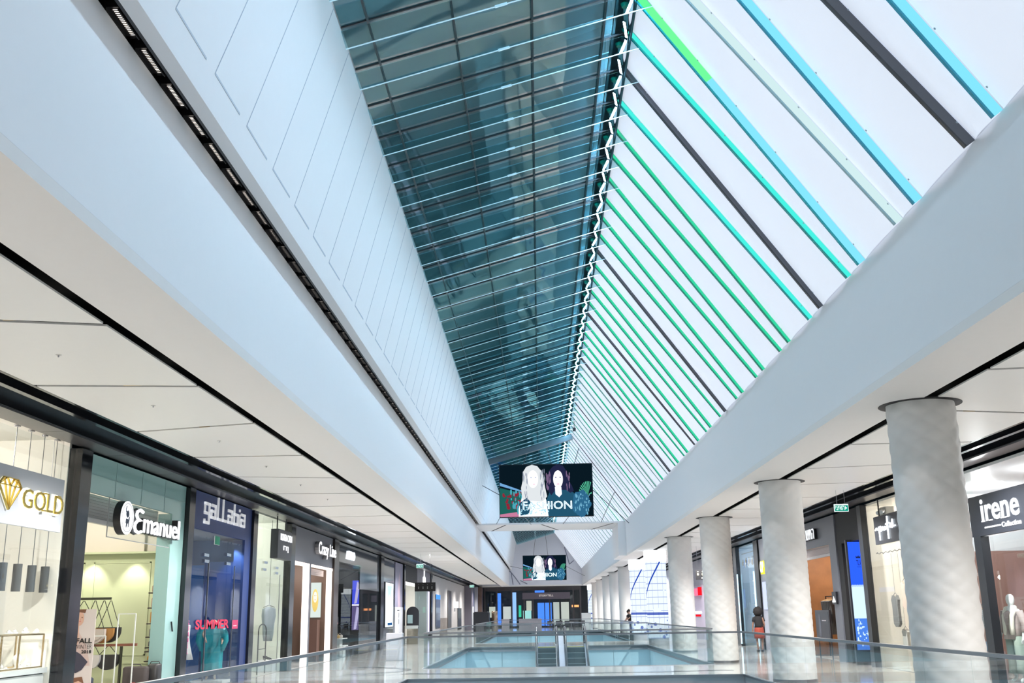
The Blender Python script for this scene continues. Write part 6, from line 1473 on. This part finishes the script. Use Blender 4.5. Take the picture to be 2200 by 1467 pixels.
for x, y, rz in ((1.7, 100.4, 2.8), (2.5, 99.8, .2), (3.3, 100.6, 3.3), (1.3, 103, 1.2), (2.2, 103.4, 2.0), (3.1, 103.2, .4), (3.9, 101.8, 4.0)): dup(c0, (x, y, 0), rz=rz)
t0 = None
for x, y in ((1.3, 101.2), (2.9, 101.4), (2.0, 104.6)):
    if t0 is None:
        t0 = empty('cafe_table', (x, y, 0), 'small cafe table among the dark chairs at the far end', 'table', 'tables of the far cafe'); MB().lathe([(.35, .72), (.35, .75)], (x, y, 0), 24).build('top', mat('table_top', (.5, .48, .45), .4), t0); MB().lathe([(.2, 0), (.2, .02), (.03, .04), (.03, .72)], (x, y, 0), 16).build('pedestal', STEEL, t0)
    else: dup(t0, (x, y, 0))
tag(B(4.0, 4.9, 104, 104.5, 0, 1.55).build('white_counter', WT), 'white counter box at the right of the far cafe', 'counter')
# far gable details: faceted folds beside the far screen
b = MB(); F = mat('fold_dark', (.22, .24, .32), .5)
def crack(pts):
    for i in range(len(pts) - 1): b.bar((pts[i][0], Y3 - .02, pts[i][1]), (pts[i + 1][0], Y3 - .02, pts[i + 1][1]), .03, .10)
crack([(-3.4, 6.3), (-2.8, 5.6), (-2.2, 4.75)]); crack([(-3.2, 6.0), (-3.0, 4.75)]); crack([(-2.2, 5.2), (-1.4, 4.8)]); crack([(2.9, 8.8), (3.4, 6.9), (3.9, 7.3)])
struct(b.build('trim_16', F))
# ------------------------------------------------------------ people
SK1 = mat('skin_brown', (.28, .15, .10), .5); SK2 = mat('skin_tan', (.50, .30, .22), .5); HB = mat('hair_black', (.012, .010, .010), .8); BT_ = mat('black_top', (.012, .012, .014), .8)
def hair_ball(c, rr, n=700, m_=None, parent=None, name='hair', sq=1.0):
    b = MB(); r = random.Random(1); vs = []
    nu, nv = 22, 14
    for j in range(nv + 1):
        for i in range(nu):
            t = PI * j / nv; a = 2 * PI * i / nu; q = rr * (1 + r.uniform(-.10, .10)); vs.append(Vector(c) + Vector((q * math.sin(t) * math.cos(a), q * math.sin(t) * math.sin(a), q * sq * math.cos(t))))
    fs = [(j * nu + i, j * nu + (i + 1) % nu, (j + 1) * nu + (i + 1) % nu, (j + 1) * nu + i) for j in range(nv) for i in range(nu)]
    b.add(vs, fs); return b.build(name, m_ or HB, parent, True)
px_, py_ = 8.62, 42.6
e = empty('person', (px_, py_, 0), 'person with round black afro hair, black top and rust red skirt seen from behind', 'person')
figure(e, (px_, py_, 0), -.2, SK1, {'r': ((.24, .02, 1.12), (.18, .16, 1.0)), 'l': ((.25, .0, 1.12), (.27, .05, .88))}, 1.60)
hair_ball((px_, py_ - .01, 1.53), .185, parent=e)
loft([(px_, py_, 1.37, .09, .07), (px_, py_, 1.31, .185, .11), (px_, py_, 1.15, .165, .115), (px_, py_, 1.0, .15, .11), (px_, py_, .92, .17, .13)], 26, 4, .02).build('top', BT_, e, True)
for q in (1, -1): MB().tube([(px_ + q * .16, py_, 1.30), (px_ + q * .21, py_, 1.14)], [.062, .055], 12).build('sleeve', BT_, e, True)
loft([(px_, py_, .95, .155, .12), (px_, py_, .85, .185, .14), (px_, py_, .62, .20, .15), (px_, py_, .50, .20, .16)], 26, 7, .03).build('skirt', mat('rust_skirt', (.30, .05, .03), .8), e, True)
for q in (1, -1): MB().rbox(px_ + q * .085 - .045, px_ + q * .085 + .045, py_ - .10, py_ + .15, 0, .07, .03).build('shoe', SIGNK, e, True)
for i, (x, y, rz, lab, hh) in enumerate(((5.05 + .70, 67.6, PI / 2 + .3, 'person in a black T-shirt leaning on the far handrail, hugging the other', 1.72), (5.05 + .70, 68.25, PI / 2 - .3, 'darker-dressed person leaning close beside the one in the black T-shirt', 1.66))):
    e = empty('person', (x, y, 0), lab, 'person')
    figure(e, (x, y, 0), rz, SK2, {'r': ((.22, .22, 1.22), (.05, .34, 1.10)), 'l': ((.22, .20, 1.22), (.05, .36, 1.12))}, hh, lean=.25)
    d = Matrix.Rotation(rz, 3, 'Z'); s = hh / 1.75
    def LP(x_, y_, z_): return Vector((x, y, 0)) + d @ (Vector((x_, y_ + .25 * max(0, z_ - .95), z_)) * s)
    rings = []
    b = MB()
    M3 = d
    for z, rx, ry in ((1.50, .07, .06), (1.43, .20, .12), (1.28, .19, .135), (1.1, .155, .125), (.93, .17, .135)):
        c = LP(0, 0, z); rings.append((c.x, c.y, c.z, rx, ry))
    loft([(q[0], q[1], q[2], max(q[3], q[4]) * .9, max(q[3], q[4]) * .9) for q in rings], 24, 4, .02).build('shirt', BT_ if i == 0 else mat('maroon_shirt', (.09, .03, .04), .8), e, True)
    for q in (1, -1): MB().tube([LP(q * .17, 0, 1.42), LP(q * .22, .14, 1.28)], [.065, .055], 12).build('sleeve', BT_ if i == 0 else MATS['maroon_shirt'], e, True)
    c = LP(0, -.01, 1.70); hair_ball(c, .098 * s, m_=HB, parent=e, sq=.95)
    for q in (1, -1):
        c = LP(q * .09, 0, .5); MB().tube([LP(q * .085, 0, .93), LP(q * .09, .02, .5), LP(q * .09, 0, .10)], [.10, .075, .06], 12).build('trouser_leg', mat('jeans_dark', (.04, .05, .09), .8), e, True)
        c = LP(q * .1, .05, 0); MB().rbox(c.x - .06, c.x + .06, c.y - .06, c.y + .06, 0, .08, .03).build('shoe', SIGNK, e, True)

# ------------------------------------------------------------ third level: pieces of parts
NEST = {'shop_sign': ('board box disc_case letters_back', 'serif halo letters emblem_glow emblem disc_face disc_ring horn script underline small_word red_end'), 'hanging_screen': ('picture', 'garden roof_line path red_flowers leaves palm dark_top feather_sleeve feather_lights dark_hair hair_highlights neck face eye brow mouth nose shoulder fair_hair hair_strands dark_sleeve sequins word word_inner'),
        'pendant_lamp': ('shade', 'bulb_disc'), 'shoe': ('upper', 'heel'), 'suitcase': ('body', 'handle badge'), 'handbag': ('body', 'strap flap tassel'),
        'poster_stand': ('panel', 'coat neck face hair eye mouth nose fur_bag second_face second_hair word'), 'exit_sign': ('box', 'green_face word arrow'),
        'digital_display': ('casing', 'sky pale_sky sea foam cloud word crown small_line'), 'direction_sign': ('board', 'pictogram arrow word'),
        'fashion_poster': ('panel', 'hair face eye mouth'), 'price_board': ('frame', 'picture figure_print print_line'), 'display_counter': ('body', 'black_strip'),
        'potted_plant': ('pot', 'leaves'), 'wall_shelf': ('cabinet', 'light_strip'), 'advert_screen': ('casing', 'picture pale_figure caption_bar'),
        'banner': ('lower_panel', 'print_line'), 'projecting_sign': ('box', 'emblem'), 'lit_poster': ('panel', 'legs'), 'portrait_card': ('card', 'portrait dress_print'), 'glass_fin': ('blade', 'lower_edge joint_clip')}
def stem(n): return n.split('.')[0]
_kids = {}
for o in list(COL.objects):
    if o.parent is not None: _kids.setdefault(o.parent.name, []).append(o)
for o in list(COL.objects):
    if o.parent is None and stem(o.name) in NEST:
        ps, cs = NEST[stem(o.name)]; ch = _kids.get(o.name, []); par = None
        for p in ps.split():
            par = next((c for c in ch if stem(c.name) == p), None)
            if par: break
        if par is None: continue
        for c in ch:
            if c is not par and stem(c.name) in cs.split(): c.parent = par
